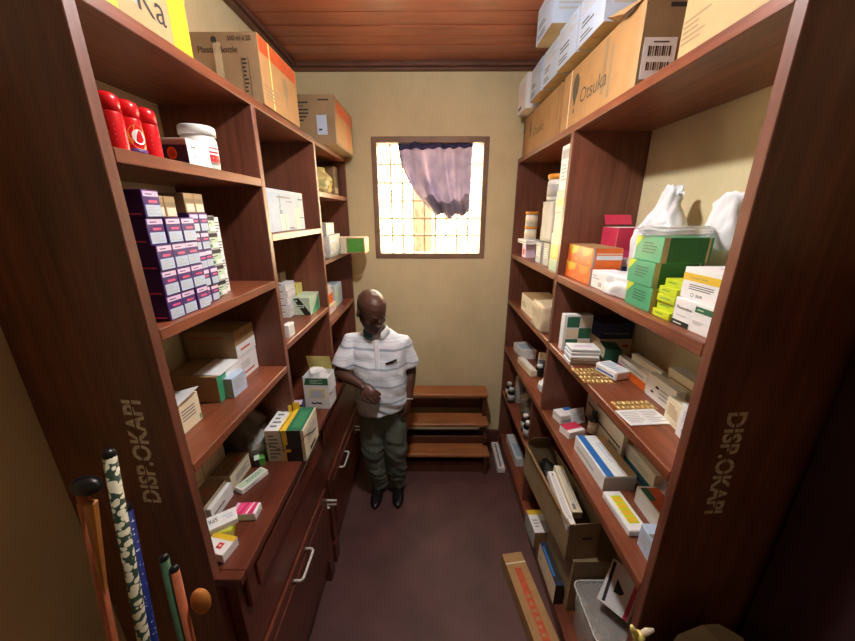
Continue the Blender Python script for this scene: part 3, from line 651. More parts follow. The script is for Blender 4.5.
# ------------------------------------------------------------------ stock on the right shelves
def right_top():
    z = 2.567
    LOGO = mat('logo_ink', (84, 78, 62), rough=.6)
    logo = lambda u0, asp: [('oval', '-x', u0, .60, .042 * asp, .20, LOGO), ('tri', '-x', [(u0 - .036 * asp, .56), (u0 + .036 * asp, .56), (u0 + .006 * asp, .36), (u0 - .006 * asp, .36)], LOGO), ('oval', '-x', u0, .265, .009 * asp, .035, LOGO)]
    RB('cardboard_carton', 'narrow beige carton with grey top at the window end, right shelf top', .70, 2.752, 2.822, z, .25, .24, KRAFT2, [('-x', 0, 1, .66, 1, LOGO)], 'carton')
    # text runs towards the camera on the aisle side
    RB('cardboard_carton', 'kraft carton printed Otsuka farther from the camera on right shelf top', .685, 2.04, 2.735, z, .252, .33, KRAFT, logo(.22, .62) + [('text', '-x', 'Otsuka', .33, .36, .20, LOGO, .46), ('-x', .955, .975, 0, 1, KRAFTD)], 'carton')
    big = [('-x', .13, .15, 0, 1, CREAM)]
    def lg(u0): return [('oval', '-x', u0, .64, .052, .22, LOGO), ('tri', '-x', [(u0 - .038, .54), (u0 + .038, .54), (u0 + .008, .34), (u0 - .008, .34)], LOGO), ('oval', '-x', u0, .25, .013, .045, LOGO)]
    o = RB('cardboard_carton', 'large kraft carton printed Otsuka with torn top, right shelf top', .680, 1.305, 1.985, z, .250, .33, KRAFT,
           big + [('-x', .62, .66, .2, .95, KRAFTD), ('-x', .70, .73, .1, .8, KRAFTD)] + lg(.235) + [('text', '-x', 'Otsuka', .33, .30, .235, LOGO, .40), ('-x', .955, 1, 0, .95, TAN), ('-y', 0, 1, 0, 1, KRAFTD), ('-y', .22, .55, .86, .91, INK)], 'carton')
    s = MB(); s.box(0, .105, -.0012, 0, .02, .135, WHITE)
    for a_, b_ in ((.085, .112), (.045, .068)):
        for i in range(10):
            xa = .016 + i * .0075; s.box(xa, xa + (.0026 if i % 3 else .005), -.0017, -.0012, a_, b_, INK)
    s.box(.03, .08, -.0017, -.0012, .121, .125, LOGO); s.build('barcode_label', o, (-.158, -.3425, 0))
    f = MB(); f.hexa([(-.195, -.26, .235), (-.165, -.33, .2505), (-.165, -.165, .2505), (-.215, -.175, .262), (-.195, -.26, .237), (-.165, -.33, .2525), (-.165, -.165, .2525), (-.215, -.175, .264)], TAN); f.hexa([(-.165, -.34, .2505), (.0, -.34, .262), (.0, -.165, .30), (-.14, -.165, .29), (-.165, -.34, .2525), (.0, -.34, .264), (.0, -.165, .302), (-.14, -.165, .292)], TAN); f.build('torn_flap', o)
    RB('cardboard_carton', 'pale kraft carton nearest the camera on the right shelf top', .698, .80, 1.135, z, .29, .32, KRAFT2, [('lines', '-x', .02, .30, .12, .34, 5, KRAFTD), ('lines', '-x', .36, .5, .3, .4, 2, TAN)], 'carton')
    # white syringe cartons lying on the kraft ones, overhanging the aisle
    pr = [('-x', .0, 1, .0, 1, COOL), ('lines', '-x', .06, .94, .62, .92, 4, GREYC), ('lines', '-x', .12, .6, .34, .52, 2, LOGO), ('lines', '-x', .1, .6, .08, .24, 2, LOGO), ('-y', 0, 1, 0, 1, COOL), ('lines', '-y', .1, .9, .3, .8, 4, GREYC)]
    for k, y0 in enumerate((1.50, 1.735, 1.97, 2.205)):
        o = RB('medicine_carton', f'white carton lying across the kraft cartons, {["nearest", "second", "third", "farthest"][k]} of the overhanging row', .628 - .004 * (k % 2), y0, y0 + .222, 2.8325, .165, .30, COOL, pr, 'carton', group='white cartons overhanging the right shelf top', rot=RND.uniform(-.02, .02))
        b = MB(); b.box(-.149, .149, -.11, .11, -.0012, -.0002, KRAFT2); b.box(-.149, .149, -.003, .003, -.0018, -.0012, TAN); b.build('taped_base', o)
    o = RB('medicine_carton', 'white carton on top of the overhanging row, close under the ceiling', .555, 1.88, 2.12, 2.9995, .155, .26, COOL, pr, 'carton')
    b = MB(); b.box(-.129, .129, -.119, .119, -.0012, -.0002, KRAFT2); b.build('taped_base', o)
    o = RB('medicine_carton', 'white carton standing at the far end of the overhanging row', .615, 2.50, 2.70, 2.8225, .20, .2, WHITE, [('lines', '-x', .1, .9, .3, .85, 6, LILAC), ('-x', .1, .5, .1, .2, PURPLE)], 'carton')
right_top()

def right_A():
    z = ZA
    # far bay
    h0 = z
    for nm, h, xf, y0, m, dec in (('yellow and white upright carton, lowest of the tall stack by the divider', .205, .688, 1.84, PYEL, [('-x', 0, 1, .35, .7, YELLOW), ('-x', 0, 1, 0, .3, PGREEN), ('-x', 0, 1, .7, 1, CREAM)]),
                                  ('small cream carton, second in the tall stack by the divider', .105, .69, 1.835, CREAM, [('-x', .1, .9, .2, .8, PGREEN)]),
                                  ('small cream carton, third in the tall stack by the divider', .110, .686, 1.83, CREAM, [('-x', .1, .9, .3, .6, PYEL)]),
                                  ('slim white carton, topmost of the tall stack by the divider', .215, .690, 1.825, WHITE, [('-x', .1, .9, .7, .9, GREYC), ('lines', '-x', .2, .8, .2, .6, 5, GREYC)])):
        RB('medicine_carton', nm, xf, y0, y0 + .115, h0, h, .13, m, dec, 'carton'); h0 += h + .001
    RB('medicine_box', 'grey white upright box, nearer of the pair under the wrapped bundle', .715, 2.06, 2.155, z, .135, .12, GREYC, [('lines', '-x', .15, .85, .3, .8, 5, WHITE)])
    RB('medicine_box', 'grey white upright box, farther of the pair under the wrapped bundle', .712, 2.195, 2.30, z, .13, .12, GREYC, [('lines', '-x', .15, .85, .3, .8, 5, WHITE), ('-x', .2, .5, .05, .2, COOL)])
    soft('wrapped_bundle', 'grey white wrapped bundle resting on the pair of upright boxes', 'package', (.785, 2.18, z + .136), (.12, .20, .245), GREYC, .008, 4)
    jar('plastic_jar', 'large white jar with orange lid on top of the wrapped bundle', (.785, 2.195, z + .384), .068, .150, WPLA, .93, OPLA, GREYC, 'jar')
    RB('medicine_box', 'small pinkish box under the flat white box at the far end', .70, 2.50, 2.60, z, .098, .07, LILAC, [('-x', .2, .8, .2, .6, RUST)])
    RB('medicine_box', 'flat white box under the small orange lidded jars', .682, 2.44, 2.68, z + .099, .028, .12, WHITE, [('-x', 0, 1, .3, .6, GREYC)])
    jar('plastic_jar', 'small white jar with orange lid, lower of two by the window', (.735, 2.545, z + .128), .042, .095, WPLA, .95, OPLA, CREAM, 'jar', 'small orange lidded jars')
    jar('plastic_jar', 'small white jar with orange lid, upper of two by the window', (.736, 2.546, z + .2235), .042, .100, WPLA, .95, OPLA, CREAM, 'jar', 'small orange lidded jars')
    # near bay
    for r in range(2):
        for c in range(2):
            RB('medicine_box', f'orange medicine box, {"lower" if r == 0 else "upper"} {"nearer" if c == 0 else "farther"} one of four by the divider', .708 + .004 * r, 1.487 + c * .137, 1.487 + c * .137 + .134, z + r * .0805, .0795, .128, ORANGE,
               [('tri', '-x', [(.05, .98), (.95, .98), (.8, .6), (.3, .45)], YELLOW if c else OPLA), ('oval', '-x', .75, .2, .1, .1, OPLA), ('-y', .12, 1, .38, .62, WHITE), ('-y', .0, .06, 0, 1, GREYC), ('-y', .12, 1, .68, .74, CREAM), ('t', 0, 1, 0, 1, TAN)], group='orange boxes by the right divider')
    o = RB('medicine_carton', 'open red and white carton behind the orange boxes', .842, 1.56, 1.70, z, .245, .145, WHITE, [('-y', 0, 1, .56, 1, CRIM), ('-y', 0, 1, .46, .6, PINK), ('-y', .3, .9, .0, .3, BLUE), ('-x', 0, 1, .5, 1, CRIM)], 'carton')
    f = MB(); f.box(-.064, .064, -.001, .001, 0, .05, CRIM); f.build('lid_flap', o, (0, .069, .256), (-.5, 0, 0))
    RB('medicine_box', 'white box at the shelf edge next to the orange boxes', .712, 1.355, 1.475, z, .072, .10, WHITE, [('-x', .55, .8, .15, .4, GREYC), ('lines', '-x', .1, .6, .5, .8, 2, GREYC)])
    soft('plastic_wrapped_pack', 'white pack in loose clear wrap beside the green boxes', 'package', (.775, 1.272, z), (.135, .150, .082), BAGW, .010, 6, rot=.06)
    for r in range(3):
        RB('medicine_carton', f'green carton with cream edge, {["bottom", "middle", "top"][r]} of the stack of three', .702 + (.003, .0, .006)[r], 1.048 + (.0, .006, -.004)[r], 1.188 + (.0, .006, -.004)[r], z + r * .0785, .0775, .150, GREEN,
           [('-y', 0, .12, 0, 1, CREAM), ('-y', .90, .94, 0, 1, CREAM), ('-y', .12, .9, .04, .96, mat('mid_green_card', (52, 132, 88), rough=.45)), ('tri', '-x', [(0, .5), (.0, 1), (.3, 1)], LIME), ('lines', '-x', .3, .8, .3, .8, 4, DGREEN)], 'carton', group='green cartons on the upper right shelf')
    bag('plastic_sheet', 'flattened clear plastic lying on top of the green cartons', (.80, 1.14, z + .237), (.10, .085), .028, CLEAR, 9, 'plastic', neck=.9, crumple=.3)
    for r in range(5):
        RB('medicine_box', f'lime green box, {["lowest", "second", "third", "fourth", "topmost"][r]} of the small stack', .704 + (.0, .012, .006, .010, .022)[r], .952 + (.0, .002, .0, .004, .0)[r], 1.030 + (.0, .002, .0, .004, .0)[r], z + r * .0233, .0225, .10, LIME, [('lines', '-x', .2, .8, .4, .7, 1, LEAF)], group='lime boxes on the upper right shelf')
    RB('medicine_carton', 'white carton with green tab and black corner, lower of two at the near end', .704, .800, .940, z, .078, .12, WHITE, [('-x', .55, 1, .70, .90, DGREEN), ('lines', '-x', .6, .85, .76, .84, 1, PGREEN), ('text', '-x', 'Fluoxetine', .08, .62, .12, INK, .42), ('-x', 0, .48, 0, .2, INK), ('lines', '-x', .06, .36, .06, .13, 1, WHITE), ('lines', '-x', .1, .4, .36, .42, 1, GREYC), ('lines', '-x', .55, .9, .3, .42, 2, GREYC)], 'carton')
    RB('medicine_carton', 'white carton with yellow band, upper of two at the near end', .716, .806, .946, z + .079, .084, .11, WHITE, [('-x', 0, 1, .58, .82, YELLOW), ('text', '-x', 'Diazepam Tablets', .2, .64, .09, GINK, .7), ('lines', '-x', .2, .8, .3, .5, 3, GINK), ('oval', '-x', .32, .14, .04, .07, GINK), ('oval', '-x', .32, .14, .028, .05, WHITE), ('text', '-x', 'sun', .42, .10, .09, INK, .3), ('t', .4, .9, .3, .6, GREYC)], 'carton')
    bag('plastic_bag', 'white plastic bag with pointed top behind the green cartons', (.915, 1.405, z), (.080, .095), .385, BAGW, 1, neck=.40, crumple=.42, full=.60, lean=(.02, -.10))
    bag('plastic_bag', 'white plastic bag against the near upright behind the white cartons', (.955, 1.115, z), (.068, .075), .345, BAGW, 7, neck=.70, crumple=.42, full=.70)
right_A()

def blister(label, c, rot, w=.145, d=.062, n=7, group=None):
    r = tag(empty('blister_pack', c, (0, 0, rot)), label, 'blister pack', group)
    b = MB(); b.box(-w / 2, w / 2, -d / 2, d / 2, 0, .0012, GOLD); b.build('foil', r)
    p = MB()
    for i in range(n):
        for j in range(2): p.ball((-w / 2 + w * (i + .5) / n, (j - .5) * d * .5, .002), (w / n * .36, d * .19, .005), GOLDH, 8)
    p.build('blisters', r)
    return r

def right_B():
    z = ZB
    # far bay
    RB('medicine_carton', 'cream carton on the far part of the middle right shelf', .70, 2.20, 2.50, z, .125, .20, CREAM, [('lines', '-x', .1, .5, .3, .6, 2, TAN), ('t', 0, 1, 0, 1, TAN)], 'carton')
    soft('wrapped_bundle', 'tan paper bundle in clear wrap at the edge of the middle right shelf', 'package', (.738, 2.02, z), (.135, .21, .165), BAGT, .012, 12)
    # near bay
    RB('medicine_carton', 'white carton with green checks against the divider', .695, 1.655, 1.70, z, .195, .145, WHITE,
       [('-y', .10 + .44 * ((r + 0) % 2), .54 + .44 * ((r + 0) % 2), .04 + .31 * r, .33 + .31 * r, DGREEN) for r in range(3)] + [('-y', .54 - .44 * (r % 2), .98 - .44 * (r % 2), .06 + .31 * r, .30 + .31 * r, CREAM) for r in range(3)], 'carton')
    RB('medicine_carton', 'cream carton under the navy carton at the back of the shelf', .862, 1.60, 1.76, z, .085, .165, CREAM, [('-y', .7, .9, .5, .66, RUST), ('lines', '-y', .2, .6, .3, .6, 1, TAN)], 'carton')
    RB('medicine_carton', 'navy carton on the cream carton at the back of the shelf', .858, 1.60, 1.76, z + .086, .082, .165, NAVY, [('-y', .1, .9, .3, .4, GINK), ('t', .0, 1, 0, 1, INK)], 'carton')
    RB('medicine_box', 'green and white box in front of the cream carton', .848, 1.48, 1.594, z, .075, .075, DGREEN, [('-x', 0, 1, .3, 1, CREAM), ('lines', '-x', .1, .9, .5, .8, 2, GREEN)], rot=-.25)
    nm = ['lowest', 'second', 'third', 'fourth', 'topmost']
    for k in range(5):
        pbox('medicine_box', f'flat white box, {nm[k]} of the stack at the shelf edge', 'box', (.738 + .004 * math.sin(k * 2.1), 1.515 + .006 * math.cos(k * 1.7), z + .0006 + k * .0158), (.135, .09, .0152), WHITE, [('-x', .1, .9, .2, .8, COOL), ('-y', .05, .95, .15, .6, GREYC), ('t', .2, .8, .35, .6, LILAC)], rot=-.06 + .04 * math.sin(k * 3), group='flat white boxes on the middle right shelf')
    blister('gold blister strip touching the flat white stack', (.722, 1.405, z + .0006), .05, .125, .07)
    blister('gold blister strip beside the bundle of leaflets', (.725, 1.325, z + .0006), -.05, .13, .07)
    pbox('leaflet_bundle', 'folded bundle of white leaflets by the gold strips', 'leaflet', (.818, 1.375, z + .0006), (.080, .12, .042), WHITE, [('lines', 't', .1, .9, .1, .9, 6, COOL), ('-x', .1, .9, .3, .5, BLUE)], rot=.3, bev=.006)
    blister('gold blister strip above the folded white card', (.768, 1.118, z + .0006), .06, .15, .06, 8)
    c = pbox('card', 'folded white printed card lying near the shelf edge', 'card', (.755, 1.038, z + .0006), (.15, .092, .004), WHITE, [('lines', 't', .06, .46, .12, .88, 7, GREYC), ('lines', 't', .54, .94, .12, .88, 7, GREYC), ('t', .495, .505, 0, 1, GREYC)], rot=.08)
    RB('medicine_box', 'orange sided white box lying behind the leaflets', .872, 1.225, 1.435, z, .070, .03, WHITE, [('-x', .4, 1, 0, .5, ORANGE), ('-x', 0, .4, 0, .5, PINK), ('lines', '-x', .1, .9, .62, .8, 1, GREYC)])
    RB('medicine_box', 'thin white box standing behind the orange sided box', .908, 1.20, 1.40, z, .095, .022, WHITE, [('-x', 0, 1, .86, 1, CREAM), ('lines', '-x', .1, .8, .3, .7, 2, LILAC)])
    RB('medicine_box', 'white box with two black marks at the back of the shelf', .868, 1.055, 1.215, z, .092, .035, WHITE, [('-x', .34, .46, .55, .66, INK), ('-x', .2, .3, .26, .36, INK), ('lines', '-x', .5, .9, .2, .7, 3, GREYC)])
    RB('medicine_carton', 'long cream carton against the wall on the middle right shelf', .925, 1.03, 1.19, z, .125, .055, CREAM, [('t', 0, 1, 0, 1, WHITE), ('lines', '-x', .1, .9, .5, .8, 2, TAN)], 'carton')
    RB('medicine_box', 'cream leaning box near the end of the middle right shelf', .822, .955, 1.035, z, .090, .04, CREAM, [('lines', '-x', .15, .85, .3, .8, 5, TAN)], rot=-.1)
    RB('medicine_box', 'white box with grey seal by the near upright, middle shelf', .800, .860, .945, z, .115, .05, WHITE, [('oval', '-x', .4, .25, .12, .08, GREYC), ('lines', '-x', .2, .8, .5, .85, 4, COOL)], rot=-.1)
    bag('plastic_bag', 'clear plastic bag slumped against the wall by the near upright', (.960, .955, z), (.065, .07), .19, CLEAR, 15, neck=.5, crumple=.3)
right_B()

def right_C():
    z = ZCs
    # far bay
    RB('medicine_box', 'white box by the far end upright, lower right shelf', .735, 2.52, 2.72, z, .075, .12, WHITE, [('-x', 0, 1, .0, .2, GREYC), ('t', .1, .9, .2, .7, COOL)], rot=.1)
    RB('medicine_box', 'long slim white box pointing along the lower right shelf', .715, 2.21, 2.47, z, .045, .05, CREAM, [('t', .2, .8, .1, .9, WHITE), ('lines', '-x', .1, .9, .3, .6, 1, TAN)], rot=.12)
    RB('medicine_box', 'white box leaning behind the dark jar', .835, 2.30, 2.45, z, .09, .06, WHITE, [('t', .1, .9, .1, .9, CREAM), ('-y', 0, 1, .4, 1, COOL)], rot=-.3)
    jar('medicine_bottle', 'small black bottle with white cap behind the slim white box', (.80, 2.23, z + .0006), .028, .085, BLACKP, .7, WPLA, None, 'bottle')
    bag('plastic_bag', 'small white crumpled bag beside the divider, lower right shelf', (.775, 1.96, z), (.055, .075), .10, BAGW, 21, neck=.6, crumple=.45)
    RB('medicine_box', 'dark green and grey carton at the back of the lower right shelf', .92, 2.15, 2.35, z, .16, .1, DGREEN, [('-y', 0, 1, .3, .8, GREYC), ('-x', .1, .9, .2, .7, GREYC)])
    # near bay
    pbox('medicine_box', 'white and blue box farthest out near the divider', 'box', (.770, 1.675, z + .0006), (.10, .075, .052), WHITE, [('t', .55, 1, .6, 1, BLUE), ('-y', .1, .9, .2, .5, COOL), ('-x', 0, 1, .6, .8, PGREEN)], rot=.25)
    pbox('leaflet', 'white paper slip propped beside the white and blue box', 'leaflet', (.835, 1.630, z + .005), (.085, .012, .085), WHITE, [('lines', '-y', .1, .9, .2, .8, 4, COOL)], rot=.3, tilt=(-.35, 0))
    o = pbox('medicine_box', 'red topped white box beside the brown bottle', 'box', (.762, 1.545, z + .0006), (.10, .075, .040), WHITE, [('t', .0, 1, .3, 1, CRIM), ('-y', .1, .9, .3, .7, LILAC)], rot=.32)
    jar('medicine_bottle', 'brown glass bottle with dark cap and paper label', (.862, 1.535, z + .0006), .023, .145, BROWNG, .55, BLACKP, CREAM, 'bottle')
    for k in range(2):
        RB('medicine_carton', f'tall thin cream carton standing at the back, {"nearer" if k else "farther"} of two', .912 - .028 * k, 1.455 - .15 * k, 1.725 - .15 * k, z, .175 - .01 * k, .024, CREAM, [('-x', .05, .95, .5, .56, INK), ('-x', .6, .9, .1, .4, GINK), ('t', 0, 1, 0, 1, GINK)], 'carton')
    pbox('medicine_carton', 'long white box with a blue stripe on the lower right shelf', 'carton', (.798, 1.290, z + .0006), (.138, .275, .075), WHITE, [('tr', 0, 1, .06, .30, BLUE), ('lines', 'tr', .2, .7, .5, .7, 2, COOL), ('tr', 0, 1, .72, 1, TAN), ('-y', .0, 1, 0, .85, GREYC), ('lines', '-x', .1, .9, .3, .6, 1, GREYC)], rot=.03)
    RB('medicine_carton', 'navy and cream carton behind the blue striped box', .902, 1.10, 1.44, z, .128, .035, CREAM, [('-x', 0, 1, .2, .5, TEAL), ('t', 0, 1, 0, 1, CREAM), ('lines', '-x', .1, .9, .6, .9, 3, GREYC)], 'carton')
    RB('medicine_carton', 'navy edged cream carton against the wall behind', .952, 1.00, 1.38, z, .155, .035, CREAM, [('t', 0, .5, 0, 1, TEAL), ('-x', 0, 1, .8, .95, TEAL)], 'carton')
    t = pbox('tablet_tray', 'white tray box showing yellow tablets through its lid', 'box', (.757, 1.030, z + .0006), (.072, .185, .030), WHITE, [('t', .22, .8, .16, .86, LIME)] + [('t', .26, .76, .18 + .17 * k, .31 + .17 * k, YELLOW) for k in range(4)] + [('lines', '-x', .1, .9, .3, .6, 1, GREYC)], rot=.04, bev=.004)
    o = RB('medicine_box', 'open white box with an orange inside behind the tablet tray', .838, .955, 1.10, z, .075, .085, WHITE, [('t', .08, .92, .06, .94, RUST), ('t', .08, .4, .5, .94, DGREEN)])
    f = MB(); f.box(-.001, .001, -.07, .07, 0, .085, WHITE); f.build('lid_flap', o, (.041, 0, .076), (0, .5, 0))
    pbox('medicine_box', 'pale grey box with curled lid by the near upright, lower shelf', 'box', (.772, .862, z + .0006), (.07, .10, .095), COOL, [('lines', '-x', .15, .85, .3, .8, 4, GREYC), ('t', .0, 1, .4, .55, GINK), ('-x', .7, .9, .05, .3, GREYC)], rot=-.05, bev=.004)
right_C()

def right_low():
    # far bay, bottle shelf
    for k, (x, y, lab) in enumerate(((.715, 2.105, 'dark bottle with white cap at the front edge, nearest of the front pair'), (.722, 2.195, 'dark bottle with white cap, farther of the front pair'),
                                     (.708, 2.60, 'dark bottle with white cap, nearer of the two by the wall'), (.715, 2.70, 'dark bottle with grey cap, farther of the two by the wall'))):
        jar('medicine_bottle', lab, (x, y, ZD + .0006), .032, .135, DARKG, .55, WPLA, GREYC, 'bottle', 'dark bottles on the low right shelf')
    bag('plastic_bag', 'crumpled clear grey bag behind the dark bottles', (.82, 2.41, ZD), (.08, .12), .20, BAGG, 31, neck=.5, crumple=.4)
    jar('plastic_jar', 'tall grey bottle standing behind the crumpled bag', (.78, 2.60, ZD + .0006), .036, .26, GREYC, .6, GREYC, None, 'bottle')
    bag('paper_bag', 'tan paper bag beside the end upright on the bottle shelf', (.86, 2.70, ZD), (.09, .07), .27, BAGT, 33, neck=.6, crumple=.3)
    # bottom boards
    pbox('medicine_box', 'long white box lying on the bottom board at the far end', 'box', (.765, 2.53, ZE + .0006), (.075, .34, .075), WHITE, [('t', .2, .8, .1, .6, COOL), ('tri', '-x', [(0, 0), (1, 0), (.6, .8)], CREAM)], rot=.02)
    pbox('flat_box', 'long white flat box on the floor beside the steps', 'box', (.632, 2.60, .0006), (.065, .36, .045), WHITE, [('t', .38, .6, .06, .94, GINK), ('t', .1, .3, .05, .95, CREAM)], rot=-.02)
    o = RB('cardboard_carton', 'brown carton under the open carton, on the bottom board', .735, 1.265, 1.60, ZE, .36, .28, KRAFTD, [('-y', .3, .55, .56, .6, INK), ('-y', .2, .7, .2, .24, KRAFT2)], 'carton')
    # open carton
    z = .4815
    mb = MB(); x0, x1, y0, y1, h, t = -.082, .082, -.31, .31, .23, .004
    mb.box(x0, x1, y0, y0 + t, 0, h, KRAFTD); mb.box(x0, x1, y1 - t, y1, 0, h, KRAFTD); mb.box(x0, x0 + t, y0 + t, y1 - t, 0, h, KRAFTD); mb.box(x1 - t, x1, y0 + t, y1 - t, 0, h, KRAFTD); mb.box(x0, x1, y0, y1, 0, t, KRAFTD)
    draw(mb, (.164, .62, h), [('-y', .45, .75, .55, .62, INK)])
    o = mb.build('cardboard_carton', None, (.748, 1.590, z), (0, 0, .075)); tag(o, 'open brown carton under the lower right shelf with long boxes inside', 'carton')
    f = MB(); f.hexa([(x0 - .002, y0, h), (x0, y0, h), (x0, y1, h), (x0 - .002, y1, h), (x0 - .022, y0 + .02, h + .02), (x0 - .020, y0 + .02, h + .02), (x0 - .020, y1 - .02, h + .02), (x0 - .022, y1 - .02, h + .02)], KRAFT); f.build('side_flap', o)
    f = MB(); f.hexa([(x0 + .005, y1 - .002, h), (x1, y1 - .002, h), (x1, y1, h), (x0 + .005, y1, h), (x0 + .03, y1 - .035, h + .065), (x1 - .01, y1 - .035, h + .065), (x1 - .01, y1 - .033, h + .065), (x0 + .03, y1 - .033, h + .065)], KRAFTD); f.build('end_flap', o)
    bag('plastic_bag', 'black plastic bag filling the open brown carton', (.752, 1.70, z + .006), (.062, .16), .17, BLACKP, 41, neck=.7, crumple=.2)
    pbox('medicine_carton', 'long white box leaning out of the open carton, aisle side', 'carton', (.704, 1.445, z + .198), (.040, .33, .045), WHITE, [('lines', 'tr', .1, .9, .2, .8, 3, GREYC), ('tr', .04, .1, .4, .6, GINK)], rot=-.02, tilt=(.10, 0))
    pbox('medicine_carton', 'long white box leaning out of the open carton, wall side', 'carton', (.754, 1.490, z + .212), (.050, .30, .048), CREAM, [('lines', 'tr', .1, .9, .2, .8, 3, GREYC), ('tr', .84, .95, .2, .5, GINK)], rot=-.02, tilt=(.10, 0))
    pbox('medicine_carton', 'white box with yellow top edge on the bottom board', 'carton', (.715, 1.715, ZE + .0006), (.105, .17, .125), WHITE, [('t', 0, 1, .78, 1, YELLOW), ('t', .6, 1, .0, .5, GREYC), ('lines', 't', .15, .5, .2, .6, 3, GREYC), ('-x', 0, 1, 0, 1, GREYC), ('-y', 0, 1, 0, 1, TAN)], rot=.05)
    b = pbox('box_file', 'blue black box file with white edge beside the floor carton', 'file', (.698, 1.425, ZE + .0006), (.044, .25, .14), NAVY, [('-x', .0, 1, .0, 1, CREAM), ('lines', '-x', .1, .2, .3, .5, 2, GINK), ('-y', 0, 1, 0, 1, INK), ('t', .0, 1, .1, .9, INK), ('t', .1, .4, .2, .9, BLUE)], rot=.03)
    pbox('cardboard_carton', 'long kraft carton with red print lying on the floor', 'carton', (.572, 1.315, .0006), (.128, .60, .095), KRAFT, [('t', .34, .66, .03, .84, RUST), ('lines', 't', .4, .6, .1, .6, 8, KRAFT), ('t', 0, 1, .885, .9, CREAM), ('t', .1, .14, .3, .5, KRAFTD)], rot=.15)
    # clear tub with lid
    r = tag(empty('plastic_tub', (.835, 1.105, ZE + .0006)), 'clear plastic tub with rounded lid on the bottom board', 'tub')
    def rr(x, y, q, zz): return [(sx * (x - q) + q * math.cos(a), sy * (y - q) + q * math.sin(a), zz) for sx, sy, a0 in ((1, 1, 0), (-1, 1, PI / 2), (-1, -1, PI), (1, -1, 1.5 * PI)) for a in (a0, a0 + PI / 8, a0 + PI / 4, a0 + 3 * PI / 8, a0 + PI / 2)]
    b = MB(); b.rings([rr(.085, .115, .025, 0), rr(.098, .128, .03, .25)], TUB, cap=True); b.build('tub_body', r)
    l = MB(); l.rings([rr(.106, .137, .035, .2505), rr(.106, .137, .035, .262), rr(.100, .131, .035, .268), rr(.075, .105, .03, .268), rr(.072, .102, .03, .262)], TUB, cap=True)
    l.tube([Vector(p) + Vector((0, 0, .265)) for p in rr(.106, .137, .035, 0)] + [Vector(rr(.106, .137, .035, 0)[0]) + Vector((0, 0, .265))], .003, WPLA, 6); l.build('lid', r)
    bag('plastic_bag', 'pinkish plastic bag inside the clear tub', (.835, 1.11, ZE + .003), (.062, .085), .22, mat('pinkish_bag', (176, 120, 110), rough=.35, var=.2), 44, neck=.8, crumple=.2)
    pbox('medicine_carton', 'white box with black wedge and red stripe tilted on the clear tub', 'carton', (.838, 1.075, ZE + .318), (.13, .055, .19), WHITE,
         [('tri', '-y', [(.04, .96), (.14, .96), (.24, .06), (.14, .04)], INK), ('tri', '-y', [(.34, .66), (.66, .46), (.58, .38), (.36, .36)], INK), ('-y', .84, .97, 0, 1, CRIM), ('t', 0, 1, .0, .55, CRIM), ('t', 0, 1, .55, 1, CREAM), ('-x', .5, 1, 0, 1, CRIM)], rot=-.85, tilt=(-.80, 0))
    # tall tied sack in front of the near right upright
    sack = bag('sack', 'dark brown plastic sack with yellowish knotted tie in front of the near right upright', (.745, .560, 0), (.195, .145), 1.02, BAGD, 50, 'sack', neck=.62, crumple=.10, full=.80)
    k = MB(); kc = Vector((.612, .665, .985))
    k.ball(kc, (.018, .016, .016), PYEL, 12); k.tube([kc, kc + Vector((-.02, 0, .025)), kc + Vector((-.028, 0, .045))], [.008, .009, .004], PYEL, 8); k.tube([kc, kc + Vector((.02, 0, .02)), kc + Vector((.04, 0, .028))], [.007, .010, .004], CREAM, 8); k.tube([kc, kc + Vector((.004, -.01, -.04)), kc + Vector((.03, 0, -.09))], [.010, .02, .04], BAGT, 10)
    o = k.build('knotted_tie', sack, -sack.location)
right_low()

# ------------------------------------------------------------------ steps, curtain, sticks
def steps():
    x0, x1 = -.262, .498
    r = tag(empty('step_stool', (.125, 2.60, 0)), 'low wooden three tread step stool under the window beside the man', 'step stool')
    inv = Matrix.Translation((-.125, -2.60, 0))
    def p(name, mb):
        o = mb.build(name, r); o.data.transform(inv); return o
    T = [(.225, 2.375, 2.55), (.452, 2.478, 2.655), (.680, 2.578, 2.745)]
    for z, ya, yb in T:
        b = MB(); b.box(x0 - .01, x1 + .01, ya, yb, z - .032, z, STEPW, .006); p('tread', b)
    for x in (x0 + .002, x1 - .030):
        b = MB()
        for (z, ya, yb), z0 in zip(T, (0, .0, .0)):
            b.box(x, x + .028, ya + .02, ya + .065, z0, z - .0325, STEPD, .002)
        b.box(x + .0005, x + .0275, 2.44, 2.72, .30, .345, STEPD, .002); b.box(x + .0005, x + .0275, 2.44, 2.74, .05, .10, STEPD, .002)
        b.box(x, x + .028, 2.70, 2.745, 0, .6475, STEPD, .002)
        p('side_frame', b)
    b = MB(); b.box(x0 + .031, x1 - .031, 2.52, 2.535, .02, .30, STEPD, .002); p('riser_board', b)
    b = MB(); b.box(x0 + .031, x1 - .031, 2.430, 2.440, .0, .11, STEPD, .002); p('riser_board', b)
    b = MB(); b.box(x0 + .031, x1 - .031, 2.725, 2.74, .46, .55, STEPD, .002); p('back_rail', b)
steps()

